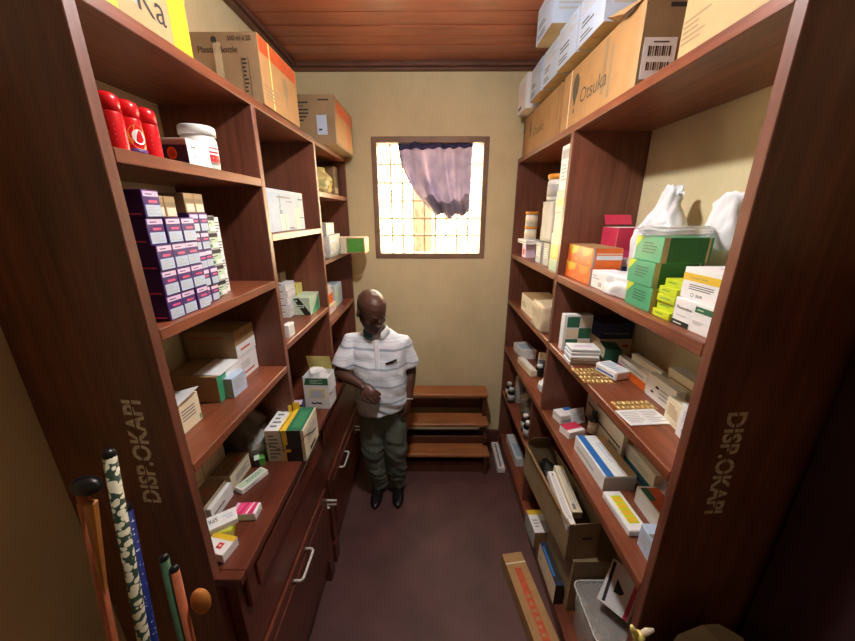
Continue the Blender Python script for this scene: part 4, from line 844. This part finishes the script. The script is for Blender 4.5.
def curtain():
    m, t, b = nt('curtain_cloth'); N = t.nodes; L = t.links
    tc = N.new('ShaderNodeTexCoord'); no = N.new('ShaderNodeTexNoise'); no.inputs['Scale'].default_value = 9
    L.new(tc.outputs['Object'], no.inputs['Vector'])
    rp = N.new('ShaderNodeValToRGB'); rp.color_ramp.elements[0].color = lin((158, 152, 172)) + (1,); rp.color_ramp.elements[1].color = lin((186, 176, 192)) + (1,)
    rp.color_ramp.elements[0].position = .35; rp.color_ramp.elements[1].position = .65
    L.new(no.outputs['Fac'], rp.inputs['Fac']); L.new(rp.outputs['Color'], b.inputs['Base Color']); b.inputs['Roughness'].default_value = .9
    tl = N.new('ShaderNodeBsdfTranslucent'); L.new(rp.outputs['Color'], tl.inputs['Color'])
    mx = N.new('ShaderNodeMixShader'); mx.inputs['Fac'].default_value = .42
    L.new(b.outputs['BSDF'], mx.inputs[1]); L.new(tl.outputs['BSDF'], mx.inputs[2]); L.new(mx.outputs['Shader'], N['Material Output'].inputs['Surface'])
    hd = mat('curtain_header', (66, 62, 100), rough=.9)
    r = tag(empty('curtain', (0, 2.865, 2.66)), 'short gathered violet grey curtain bunched across the window grille', 'curtain')
    NU, NV = 90, 40; rows = []
    for j in range(NV + 1):
        v = j / NV; row = []
        for i in range(NU + 1):
            u = i / NU
            xt = -.245 + .575 * u
            xl = -.245 + .265 * (v ** 1.9); xr = .33 - .012 * v
            x = xl + (xr - xl) * u
            z = 2.675 + .012 * u - v * (.475 + .06 * math.sin(u * 2.4 + .3) + .015 * math.sin(u * 17))
            amp = .032 * (0.5 + .5 * v) * (1 + .5 * math.sin(u * 5))
            y = .012 * math.sin(u * 44 + 1.3 * math.sin(u * 9)) * (1 - .5 * v) + amp * math.sin(u * 21 + v * 1.2) - .02 * math.sin(v * PI)
            row.append((x, y, z - 2.66))
        rows.append(row)
    mb = MB(); i0 = mb.mi(m)
    V = [[mb.bm.verts.new(q) for q in row] for row in rows]
    for j in range(NV):
        for i in range(NU):
            f = mb.bm.faces.new((V[j][i], V[j + 1][i], V[j + 1][i + 1], V[j][i + 1])); f.smooth = True
    o = mb.build('cloth', r); s = o.modifiers.new('thick', 'SOLIDIFY'); s.thickness = .0015
    # hem folded back up on itself: a second layer in front of the lower part
    mb = MB(); mb.mi(m)
    V = []
    for j in range(9):
        w = j / 8; row = []
        for i in range(NU + 1):
            u = i / NU * .93 + .05; k = min(NV, int((1 - .26 * w * (0.85 + .15 * math.sin(u * 8))) * NV))
            q = rows[k][int(u * NU)]
            row.append(mb.bm.verts.new((q[0], q[1] - .010 - .012 * math.sin(w * PI), q[2] + .012 * math.sin(u * 30) * w)))
        V.append(row)
    for j in range(8):
        for i in range(NU):
            f = mb.bm.faces.new((V[j][i], V[j + 1][i], V[j + 1][i + 1], V[j][i + 1])); f.smooth = True
    o = mb.build('folded_hem', r); s = o.modifiers.new('thick', 'SOLIDIFY'); s.thickness = .0015
    mb = MB(); mb.mi(hd); V = []
    for j in range(4):
        row = []
        for i in range(NU + 1):
            u = i / NU; q = rows[0][i]
            row.append(mb.bm.verts.new((q[0], q[1] - .007 - (.004 if j in (1, 2) else 0), q[2] + .014 - j * .016 - (.005 * math.sin(u * 44) if j == 3 else 0))))
        V.append(row)
    for j in range(3):
        for i in range(NU):
            f = mb.bm.faces.new((V[j][i], V[j + 1][i], V[j + 1][i + 1], V[j][i + 1])); f.smooth = True
    o = mb.build('gathered_header', r); s = o.modifiers.new('thick', 'SOLIDIFY'); s.thickness = .0015
    mb = MB(); mb.tube([(-.405, .0, .030), (-.2, -.002, .020), (.1, -.002, .024), (.405, 0, .036)], .0025, STEEL, 6); mb.build('curtain_wire', r)
curtain()

def sticks():
    m, t, b = nt('flowered_wrap'); N = t.nodes; L = t.links
    tc = N.new('ShaderNodeTexCoord'); vo = N.new('ShaderNodeTexVoronoi'); vo.inputs['Scale'].default_value = 62
    L.new(tc.outputs['Object'], vo.inputs['Vector'])
    rp = N.new('ShaderNodeValToRGB'); rp.color_ramp.interpolation = 'CONSTANT'
    rp.color_ramp.elements[0].color = lin((214, 208, 180)) + (1,); rp.color_ramp.elements[1].position = .55; rp.color_ramp.elements[1].color = lin((44, 66, 48)) + (1,)
    L.new(vo.outputs['Distance'], rp.inputs['Fac']); L.new(rp.outputs['Color'], b.inputs['Base Color']); b.inputs['Roughness'].default_value = .4
    FL = m
    m, t, b = nt('blue_dotted_wrap'); N = t.nodes; L = t.links
    tc = N.new('ShaderNodeTexCoord'); vo = N.new('ShaderNodeTexVoronoi'); vo.inputs['Scale'].default_value = 90
    L.new(tc.outputs['Object'], vo.inputs['Vector'])
    rp = N.new('ShaderNodeValToRGB'); rp.color_ramp.interpolation = 'CONSTANT'
    rp.color_ramp.elements[0].color = lin((190, 200, 220)) + (1,); rp.color_ramp.elements[1].position = .2; rp.color_ramp.elements[1].color = lin((30, 44, 110)) + (1,)
    L.new(vo.outputs['Distance'], rp.inputs['Fac']); L.new(rp.outputs['Color'], b.inputs['Base Color']); b.inputs['Roughness'].default_value = .4
    BD = m
    OW = mat('orange_wood', (176, 112, 48), rough=.5, var=.15); RW = mat('reddish_wood', (176, 96, 62), rough=.5, var=.15); GW = mat('green_wrap', (70, 104, 76), rough=.5, var=.3, scale=60)
    def broom(label, base, top, rad, body, tip=None, tipm=None, kind='broom_handle'):
        base, top = Vector(base), Vector(top); d = top - base
        r = tag(empty(kind, base), label, 'broom handle')
        b = MB(); b.tube([Vector((0, 0, 0)), d * .5, d * .985], rad, body, 14); b.build('pole', r)
        c = MB(); c.ball(d * .985, (rad * 1.05, rad * 1.05, rad * 1.2), tipm or BLACKP, 12); c.build('end_cap', r)
        return r, d
    broom('flower patterned broom handle leaning in the near left corner', (-.80, .50, .0), (-.690, .602, 1.692), .0125, FL)
    r, d = broom('orange broom handle with black top leaning on the near left wall', (-.86, .47, .0), (-.776, .60, 1.60), .011, RW)
    b = MB(); b.hexa([d * .80 + Vector(q) for q in ((-.006, -.008, 0), (.010, -.008, 0), (.010, .008, 0), (-.006, .008, 0))] + [d * .965 + Vector(q) for q in ((-.012, -.010, 0), (.026, -.010, 0), (.026, .010, 0), (-.012, .010, 0))], OW, .004); b.build('orange_block', r)
    b = MB(); b.ball(d * .99 + Vector((.012, 0, 0)), (.034, .020, .024), BLACKP, 14); b.build('black_head', r)
    broom('blue dotted broom handle behind the flower patterned one', (-.80, .535, .0), (-.742, .64, 1.50), .015, BD)
    broom('green broom handle standing by the near left upright', (-.66, .53, .0), (-.642, .60, 1.388), .010, GW)
    r, d = broom('reddish broom handle standing by the near left upright', (-.612, .51, .0), (-.625, .60, 1.352), .010, RW)
    b = MB(); b.ball(d * .90 + Vector((.030, .020, -.015)), (.024, .018, .040), OW, 18); b.build('wooden_knob', r)
sticks()

# ------------------------------------------------------------------ the man by the counter
def rem(mb, name, vox, smooth=3, fac=.5):
    """merge overlapping volumes into one continuous skin"""
    for f in mb.bm.faces: f.smooth = True
    bmesh.ops.recalc_face_normals(mb.bm, faces=mb.bm.faces)
    o = bpy.data.objects.new('tmp', mb.mesh('tmp')); COL.objects.link(o)
    md = o.modifiers.new('r', 'REMESH'); md.mode = 'VOXEL'; md.voxel_size = vox; md.use_smooth_shade = True
    sm = o.modifiers.new('s', 'SMOOTH'); sm.iterations = smooth; sm.factor = fac
    bpy.context.view_layer.update()
    me = bpy.data.meshes.new_from_object(o.evaluated_get(bpy.context.evaluated_depsgraph_get())); me.name = name
    mats = list(mb.mats); bpy.data.objects.remove(o)
    me.materials.clear(); me.materials.append(mats[0])
    for p in me.polygons: p.use_smooth = True; p.material_index = 0
    return me

def ell(cx, cy, z, rx, ry, n=28, e=2.4, dz=None):
    out = []
    for k in range(n):
        a = 2 * PI * k / n; c, s = math.cos(a), math.sin(a)
        q = (abs(c) ** e + abs(s) ** e) ** (-1 / e)
        x, y = cx + rx * c * q, cy + ry * s * q
        out.append((x, y, z + (dz(x, y) if dz else 0)))
    return out

def man():
    SK = mat('dark_skin', (84, 54, 42), rough=.42, var=.10, scale=18, spec=.5)
    HR = mat('close_cropped_hair', (40, 32, 28), rough=.7, var=.2, scale=160)
    TR = mat('olive_grey_trousers', (106, 116, 106), rough=.85, var=.12, scale=22)
    SH = mat('black_leather', (26, 24, 24), rough=.25, var=.2)
    # striped polo cloth
    m, t, b = nt('striped_polo_cloth'); N = t.nodes; L = t.links
    tc = N.new('ShaderNodeTexCoord'); sp = N.new('ShaderNodeSeparateXYZ'); L.new(tc.outputs['Object'], sp.inputs[0])
    no = N.new('ShaderNodeTexNoise'); no.inputs['Scale'].default_value = 5; L.new(tc.outputs['Object'], no.inputs['Vector'])
    a1 = N.new('ShaderNodeMath'); a1.operation = 'MULTIPLY_ADD'; a1.inputs[1].default_value = .035; L.new(no.outputs['Fac'], a1.inputs[0]); L.new(sp.outputs['Z'], a1.inputs[2])
    a2 = N.new('ShaderNodeMath'); a2.operation = 'MULTIPLY_ADD'; a2.inputs[1].default_value = .05; L.new(sp.outputs['X'], a2.inputs[0]); L.new(a1.outputs[0], a2.inputs[2])
    a3 = N.new('ShaderNodeMath'); a3.operation = 'MULTIPLY'; a3.inputs[1].default_value = 1 / .118; L.new(a2.outputs[0], a3.inputs[0])
    a4 = N.new('ShaderNodeMath'); a4.operation = 'FRACT'; L.new(a3.outputs[0], a4.inputs[0])
    rp = N.new('ShaderNodeValToRGB'); e = rp.color_ramp.elements
    W = lin((218, 226, 236)) + (1,); G = lin((158, 174, 190)) + (1,); G2 = lin((194, 206, 216)) + (1,)
    e[0].position = 0; e[0].color = W; e[1].position = 1; e[1].color = W
    for p_, c_ in ((.10, W), (.12, G), (.22, G), (.24, W), (.52, W), (.53, G2), (.57, G2), (.58, W), (.68, W), (.69, G2), (.72, G2), (.73, W)):
        q = e.new(p_); q.color = c_
    L.new(a4.outputs[0], rp.inputs['Fac']); L.new(rp.outputs['Color'], b.inputs['Base Color']); b.inputs['Roughness'].default_value = .85
    POLO = m
    KN = mat('collar_knit', (64, 110, 112), rough=.85, var=.1); KW = mat('placket_cloth', (222, 226, 230), rough=.85, var=.04)

    HC = Vector((-.374, 2.070, 1.578)); yaw = math.radians(38); pitch = math.radians(24)
    Rm = Matrix.Rotation(yaw, 3, 'Z') @ Matrix.Rotation(pitch, 3, 'X')      # local: face looks to -Y, up +Z
    H = lambda x, y, z: HC + Rm @ (Vector((x, y, z)) * 1.13)
    bd = MB()
    # head: cranium, face, jaw
    rs = []
    prof = [(-.112, .022, .030, -.055), (-.104, .042, .050, -.046), (-.085, .054, .068, -.034), (-.060, .062, .080, -.022), (-.030, .068, .088, -.012), (0, .073, .094, -.004), (.030, .076, .098, .002), (.060, .073, .095, .006), (.085, .062, .080, .008), (.103, .044, .058, .008), (.113, .020, .028, .008)]
    for z, rx, ry, cy in prof:
        rs.append([H(rx * math.cos(2 * PI * k / 24), cy + ry * math.sin(2 * PI * k / 24), z) for k in range(24)])
    bd.rings(rs, SK)
    Bl = lambda c, r: bd.ball(H(*c), r, SK, 12, Rm)
    Bl((0, -.098, -.018), (.0125, .014, .026)); Bl((0, -.108, -.034), (.015, .015, .011)); Bl((.013, -.098, -.037), (.010, .011, .009)); Bl((-.013, -.098, -.037), (.010, .011, .009))   # nose
    Bl((0, -.082, .022), (.052, .017, .010)); Bl((0, -.090, -.066), (.026, .012, .008)); Bl((0, -.087, -.080), (.023, .012, .008)); Bl((0, -.080, -.104), (.024, .018, .014))                # brow, lips, chin
    Bl((.042, -.062, -.030), (.022, .022, .020)); Bl((-.042, -.062, -.030), (.022, .022, .020))                                                                             # cheeks
    for s in (-1, 1):
        bd.ball(H(s * .077, .012, -.012), (.010, .022, .033), SK, 12, Rm @ Matrix.Rotation(s * .35, 3, 'Z'))
    # neck and trunk (under the clothes)
    bd.tube([(-.352, 2.135, 1.36), (-.358, 2.125, 1.43), H(0, .025, -.07), H(0, .02, -.02)], [.072, .060, .057, .055], SK, 18)
    bd.rings([ell(-.345, 2.135, z, rx, ry) for z, rx, ry in ((.84, .15, .11), (.95, .155, .12), (1.1, .16, .125), (1.25, .165, .11), (1.34, .16, .09), (1.395, .12, .065))], SK)
    # legs (inside the trousers)
    for hip, kn, an in (((-.405, 2.14, .88), (-.425, 2.130, .48), (-.405, 2.22, .09)), ((-.265, 2.145, .88), (-.255, 2.140, .47), (-.262, 2.23, .09))):
        bd.tube([hip, kn, an], [.085, .058, .042], SK, 14)
    # arms
    sR, eR, wR = Vector((-.532, 2.13, 1.350)), Vector((-.600, 2.030, 1.160)), Vector((-.432, 1.945, 1.105))
    sL, eL, wL = Vector((-.192, 2.165, 1.332)), Vector((-.135, 2.190, 1.105)), Vector((-.150, 2.085, .915))
    def arm(s, el, w):
        bd.tube([s, s.lerp(el, .5), el], [.052, .047, .038], SK, 14); bd.ball(el, .039, SK, 12)
        bd.tube([el, el.lerp(w, .35), w], [.040, .040, .027], SK, 14)
    arm(sR, eR, wR); arm(sL, eL, wL)
    # hands: palm, four unequal bent fingers, thumb from the side of the palm
    def hand(w, d, nrm, side, curl):
        d = d.normalized(); nrm = (nrm - d * nrm.dot(d)).normalized(); s = d.cross(nrm).normalized() * side
        P = lambda a, b_, c_: w + d * a + s * b_ + nrm * c_
        M = Matrix((s, d, nrm)).transposed()
        bd.ball(P(.045, 0, 0), (.041, .056, .017), SK, 14, M); bd.tube([w - d * .02, P(.02, 0, 0)], [.027, .029], SK, 12, .7)
        for k, (off, ln) in enumerate(((.030, .072), (.010, .082), (-.010, .077), (-.029, .060))):
            a = P(.078, off, 0); c1 = curl * (1 + .12 * k)
            p1 = a + (d * math.cos(c1 * .5) - nrm * math.sin(c1 * .5)) * ln * .45 + s * off * .12
            p2 = p1 + (d * math.cos(c1 * 1.2) - nrm * math.sin(c1 * 1.2)) * ln * .32
            p3 = p2 + (d * math.cos(c1 * 1.8) - nrm * math.sin(c1 * 1.8)) * ln * .25
            bd.tube([P(.05, off * .85, 0), a, p1, p2, p3], [.0105, .0105, .0095, .0088, .0070], SK, 10)
        bd.tube([P(.018, .026, -.002), P(.042, .050, -.008), P(.066, .056, -.014), P(.084, .052, -.020)], [.014, .0125, .011, .008], SK, 10)
    hand(wR, Vector((.72, -.36, -.48)), Vector((.15, -.85, .5)), 1, .55)
    hand(wL, Vector((-.16, -.22, -1)), Vector((.9, -.4, .0)), -1, .65)
    root = bpy.data.objects.new('person', rem(bd, 'person', .0042, 2)); COL.objects.link(root)
    tag(root, 'bald man in striped polo shirt leaning on the left counter, looking down to his left', 'person')
    # eyes
    ew = mat('eye_white', (150, 140, 130), rough=.3); ei = mat('eye_iris', (30, 20, 16), rough=.2)
    for s in (-1, 1):
        e_ = MB(); e_.ball(H(s * .030, -.0835, -.003), (.0125, .010, .0065), ew, 12, Rm); e_.ball(H(s * .030 + .003, -.0905, -.005), (.0058, .005, .0058), ei, 10, Rm); e_.build('eye', root)
        e_ = MB(); e_.tube([H(s * .014, -.100, .018), H(s * .032, -.096, .024), H(s * .050, -.082, .017)], [.004, .0048, .003], HR, 8); e_.build('eyebrow', root)
    h = MB(); rs = []
    for z, rx, ry, cy in ((-.035, .0705, .091, -.006), (-.005, .0752, .0965, -.002), (.03, .0778, .0998, .003), (.055, .0768, .0985, .006)):
        rs.append([H(rx * math.cos(a), cy + ry * math.sin(a), z) for a in [(-.15 + (PI + .3) * k / 20) for k in range(21)]])
    i = h.mi(HR); V = [[h.bm.verts.new(p) for p in r] for r in rs]
    for j in range(3):
        for k in range(20): h.bm.faces.new((V[j][k], V[j][k + 1], V[j + 1][k + 1], V[j + 1][k])).smooth = True
    o = h.build('cropped_hair', root); sd = o.modifiers.new('t', 'SOLIDIFY'); sd.thickness = .003; sd.offset = 0
    # polo shirt
    sh = MB()
    hem = lambda x, y: .018 * math.sin((x + .34) * 9) - (.015 if y < 2.12 else 0)
    sh.rings([ell(-.335, 2.124, .868, .178, .152, dz=hem), ell(-.335, 2.121, .92, .181, .153), ell(-.340, 2.118, .98, .183, .153), ell(-.345, 2.118, 1.08, .186, .152), ell(-.350, 2.125, 1.19, .188, .142),
              ell(-.352, 2.135, 1.28, .192, .125), ell(-.355, 2.14, 1.345, .182, .105), ell(-.357, 2.14, 1.392, .130, .084), ell(-.358, 2.13, 1.425, .078, .070)], POLO)
    def sleeve(s, el, f):
        e2 = s.lerp(el, f); sh.tube([s + (Vector((-.345, 2.14, 1.33)) - s) * .35, s, s.lerp(e2, .5), e2], [.056, .060, .070, .077], POLO, 20)
        return e2
    sleeve(sR, eR, .86); sleeve(sL, eL, .80)
    me = rem(sh, 'polo_shirt', .007, 6)
    NR = [v.normal.copy() for v in me.vertices]
    for v, n in zip(me.vertices, NR):
        p = v.co.copy()
        d = .010 * noise.noise(Vector((p.x * 7, p.y * 7, p.z * 13))) + .006 * noise.noise(Vector((p.x * 16 + p.z * 9, p.y * 14, p.z * 22)))
        low = max(0, 1.08 - p.z) / .26
        d += .004 * low * math.sin(p.z * 85 + p.x * 26 + 4 * noise.noise(p * 6))
        v.co = p + n * d
    o = bpy.data.objects.new('polo_shirt', me); COL.objects.link(o); o.parent = root
    c = MB()          # folded collar, open at the throat
    NC = 30; V = []
    i = c.mi(KN); j_ = c.mi(KW)
    for r_, dz in ((.064, 1.452), (.071, 1.448), (.088, 1.414)):
        row = []
        for k in range(NC + 1):
            a = -PI / 2 + .30 + (2 * PI - .60) * k / NC + .15
            f = max(0, -math.sin(a)) ** 2
            row.append(c.bm.verts.new((-.358 + r_ * 1.06 * math.cos(a), 2.122 + r_ * math.sin(a) - .012 * f, dz - .028 * f)))
        V.append(row)
    for a_ in range(2):
        for k in range(NC):
            g = c.bm.faces.new((V[a_][k], V[a_][k + 1], V[a_ + 1][k + 1], V[a_ + 1][k])); g.smooth = True; g.material_index = 0 if k > NC * .48 else 1
    o = c.build('collar', root); sd = o.modifiers.new('t', 'SOLIDIFY'); sd.thickness = .004; sd.offset = 0
    c = MB(); c.hexa([(-.352, 1.982, 1.20), (-.328, 1.984, 1.20), (-.328, 2.00, 1.20), (-.352, 2.00, 1.20), (-.362, 2.026, 1.385), (-.330, 2.030, 1.385), (-.330, 2.05, 1.385), (-.362, 2.05, 1.385)], KW, .003); c.build('button_placket', root)
    c = MB(); c.hexa([(-.285, 1.992, 1.150), (-.205, 2.010, 1.150), (-.205, 2.024, 1.150), (-.285, 2.006, 1.150), (-.285, 2.006, 1.245), (-.205, 2.022, 1.250), (-.205, 2.036, 1.250), (-.285, 2.020, 1.245)], POLO, .003); c.build('breast_pocket', root)
    c = MB(); c.tube([(-.285, 1.998, 1.236), (-.245, 2.000, 1.250), (-.215, 2.008, 1.262)], .0075, BLACKP, 8); c.build('dark_pen', root)
    # trousers
    tr = MB()
    tr.rings([ell(-.338, 2.135, z, rx, ry) for z, rx, ry in ((.72, .150, .100), (.80, .166, .118), (.88, .168, .125), (.94, .160, .120))], TR)
    for path, rd in (([(-.405, 2.135, .86), (-.418, 2.12, .68), (-.430, 2.125, .48), (-.425, 2.17, .28), (-.410, 2.215, .12), (-.408, 2.22, .07)], [.098, .094, .083, .078, .074, .072]),
                     ([(-.265, 2.14, .86), (-.258, 2.128, .68), (-.254, 2.135, .47), (-.258, 2.18, .28), (-.262, 2.225, .12), (-.262, 2.23, .07)], [.098, .092, .082, .078, .074, .072])):
        tr.tube(path, rd, TR, 20)
    me = rem(tr, 'trousers', .007, 5)
    NR = [v.normal.copy() for v in me.vertices]
    for v, n in zip(me.vertices, NR):
        p = v.co.copy()
        d = .008 * noise.noise(Vector((p.x * 6, p.y * 6, p.z * 7))) + .004 * noise.noise(Vector((p.x * 14, p.y * 14, p.z * 14)))
        if p.z < .32: d += .003 * math.sin(p.z * 75 + p.x * 40 + 9 * noise.noise(p * 6))
        if .38 < p.z < .60: d += .002 * math.sin(p.z * 70 + p.x * 40 + 5 * noise.noise(p * 7))
        v.co = p + n * d; v.co.z = max(v.co.z, .035)
    o = bpy.data.objects.new('trousers', me); COL.objects.link(o); o.parent = root
    # shoes
    for ax, ay, dx in ((-.408, 2.245, -.012), (-.262, 2.255, .018)):
        s = MB(); rs = []
        for t_, w, z1, zc in ((0, .022, .055, .03), (.04, .036, .075, .04), (.10, .040, .082, .044), (.15, .043, .068, .036), (.20, .046, .052, .028), (.245, .040, .042, .024), (.272, .024, .034, .020), (.284, .008, .026, .018)):
            ring = []
            for k in range(18):
                a = 2 * PI * k / 18; zz = zc + (z1 - zc) * math.sin(a) if math.sin(a) > 0 else zc + zc * .93 * max(-1, 1.6 * math.sin(a)); ring.append((ax + dx * t_ / .28 + w * math.cos(a), ay + .06 - t_, zz + .001))
            rs.append(ring)
        s.rings(rs, SH); o = s.build('shoe', root)
        l = MB(); l.tube([(ax + dx * .2 + q * .012, ay - .03 - .01 * abs(q), .079) for q in (-1.6, 0, 1.6)], .004, GINK, 6); l.build('lace_band', o)
    w = MB(); d = (wL - eL).normalized(); cpt = wL - d * .012; a = d.orthogonal().normalized(); b_ = d.cross(a)
    w.tube([cpt + (a * math.cos(2 * PI * k / 16) + b_ * math.sin(2 * PI * k / 16)) * .031 for k in range(17)], .0045, STEEL, 8); w.build('wristwatch', root)
man()

# ------------------------------------------------------------------ outside the window, lamp, sky, camera
def outside():
    OW = mat('lime_washed_wall', (236, 228, 206), rough=.8, var=.06, scale=3); BR = mat('orange_render', (70, 40, 24), rough=.8, var=.1, scale=5); GR = mat('pale_earth', (206, 186, 150), rough=.9, var=.15, scale=4)
    b = MB(); b.box(-8, 8, YB + .25, 16, -.3, -.05, GR); struct(b.build('ground'))
    b = MB(); b.box(-5, 5, 6.2, 6.4, -.05, 3.6, OW); struct(b.build('wall_outside'))
    b = MB(); b.box(-.27, .03, 6.02, 6.19, -.05, 3.0, BR, .01)
    tag(b.build('pillar'), 'orange brown pillar outside beyond the window grille', 'pillar')
    r = tag(empty('tree', (-1.0, 5.4, -.05)), 'sunlit tree outside at the left of the window', 'tree')
    b = MB(); b.tube([(0, 0, 0), (.05, 0, 1.2), (-.05, .05, 2.3)], [.06, .05, .035], mat('bark', (150, 116, 80), rough=.9, var=.2), 10); b.build('trunk', r)
    LM = mat('leaf', (120, 116, 50), rough=.6, var=.3, scale=8)
    f = MB()
    for k in range(150):
        p = Vector((RND.gauss(.15, .38), RND.gauss(0, .3), 2.75 + RND.gauss(0, .30))); a = Vector((RND.uniform(-1, 1), RND.uniform(-1, 1), RND.uniform(-.6, .6))).normalized(); c = a.orthogonal().normalized()
        f.poly([p, p + a * .06 + c * .025, p + a * .13, p + a * .06 - c * .025], LM)
    f.build('foliage', r)
outside()

def lights():
    w = bpy.data.worlds.new('sky'); SC.world = w; w.use_nodes = True
    bg = w.node_tree.nodes['Background']; bg.inputs['Color'].default_value = (1.0, .90, .72, 1); bg.inputs['Strength'].default_value = 4.5
    s = bpy.data.lights.new('sun', 'SUN'); s.energy = 6; s.angle = math.radians(1); s.color = (1, .93, .8)
    o = bpy.data.objects.new('sun', s); COL.objects.link(o); o.rotation_euler = (math.radians(42), 0, math.radians(-18))
    a = bpy.data.lights.new('window_portal', 'AREA'); a.shape = 'RECTANGLE'; a.size = .90; a.size_y = .91; a.cycles.is_portal = True
    o = bpy.data.objects.new('window_portal', a); COL.objects.link(o); o.location = (0, YB + .19, 2.27); o.rotation_euler = (math.radians(-90), 0, 0)
    # bulb hanging over the aisle, just above the picture
    r = tag(empty('pendant_bulb', (0, 1.20, 2.92)), 'flat round bulb hanging from the ceiling over the aisle', 'lamp')
    m, t, b = nt('lit_bulb'); b.inputs['Emission Color'].default_value = (1, .985, .965, 1); b.inputs['Emission Strength'].default_value = BULB; b.inputs['Base Color'].default_value = (1, 1, 1, 1)
    k = MB(); k.ball((0, 0, 0), (.060, .060, .020), m, 20); k.build('bulb', r)
    k = MB(); k.lathe([(.018, .018), (.020, .04), (.020, .085), (.008, .095)], (0, 0, 0), BLACKP); k.build('socket', r)
    k = MB(); k.tube([(0, 0, .09), (0, 0, ZC - 2.92 - .001)], .0035, BLACKP, 8); k.build('cord', r)
BULB = 92
lights()

cam = bpy.data.cameras.new('camera'); co = bpy.data.objects.new('camera', cam); COL.objects.link(co)
cam.sensor_fit = 'HORIZONTAL'; cam.sensor_width = 36.0; cam.lens = 36.0 * 336.0 / 855.0; cam.clip_start = .02; cam.clip_end = 100
co.location = (0, 0, 2.16); co.rotation_euler = (math.radians(90 - 17.43), 0, math.radians(.41))
SC.camera = co
vs = SC.view_settings; vs.view_transform = 'Standard'; vs.look = 'None'; vs.gamma = 1; vs.use_curve_mapping = False; vs.exposure = 2.85
SC.cycles.max_bounces = 10; SC.cycles.diffuse_bounces = 6; SC.cycles.transparent_max_bounces = 16; SC.cycles.sample_clamp_indirect = 6
SC.cycles.use_denoising = True
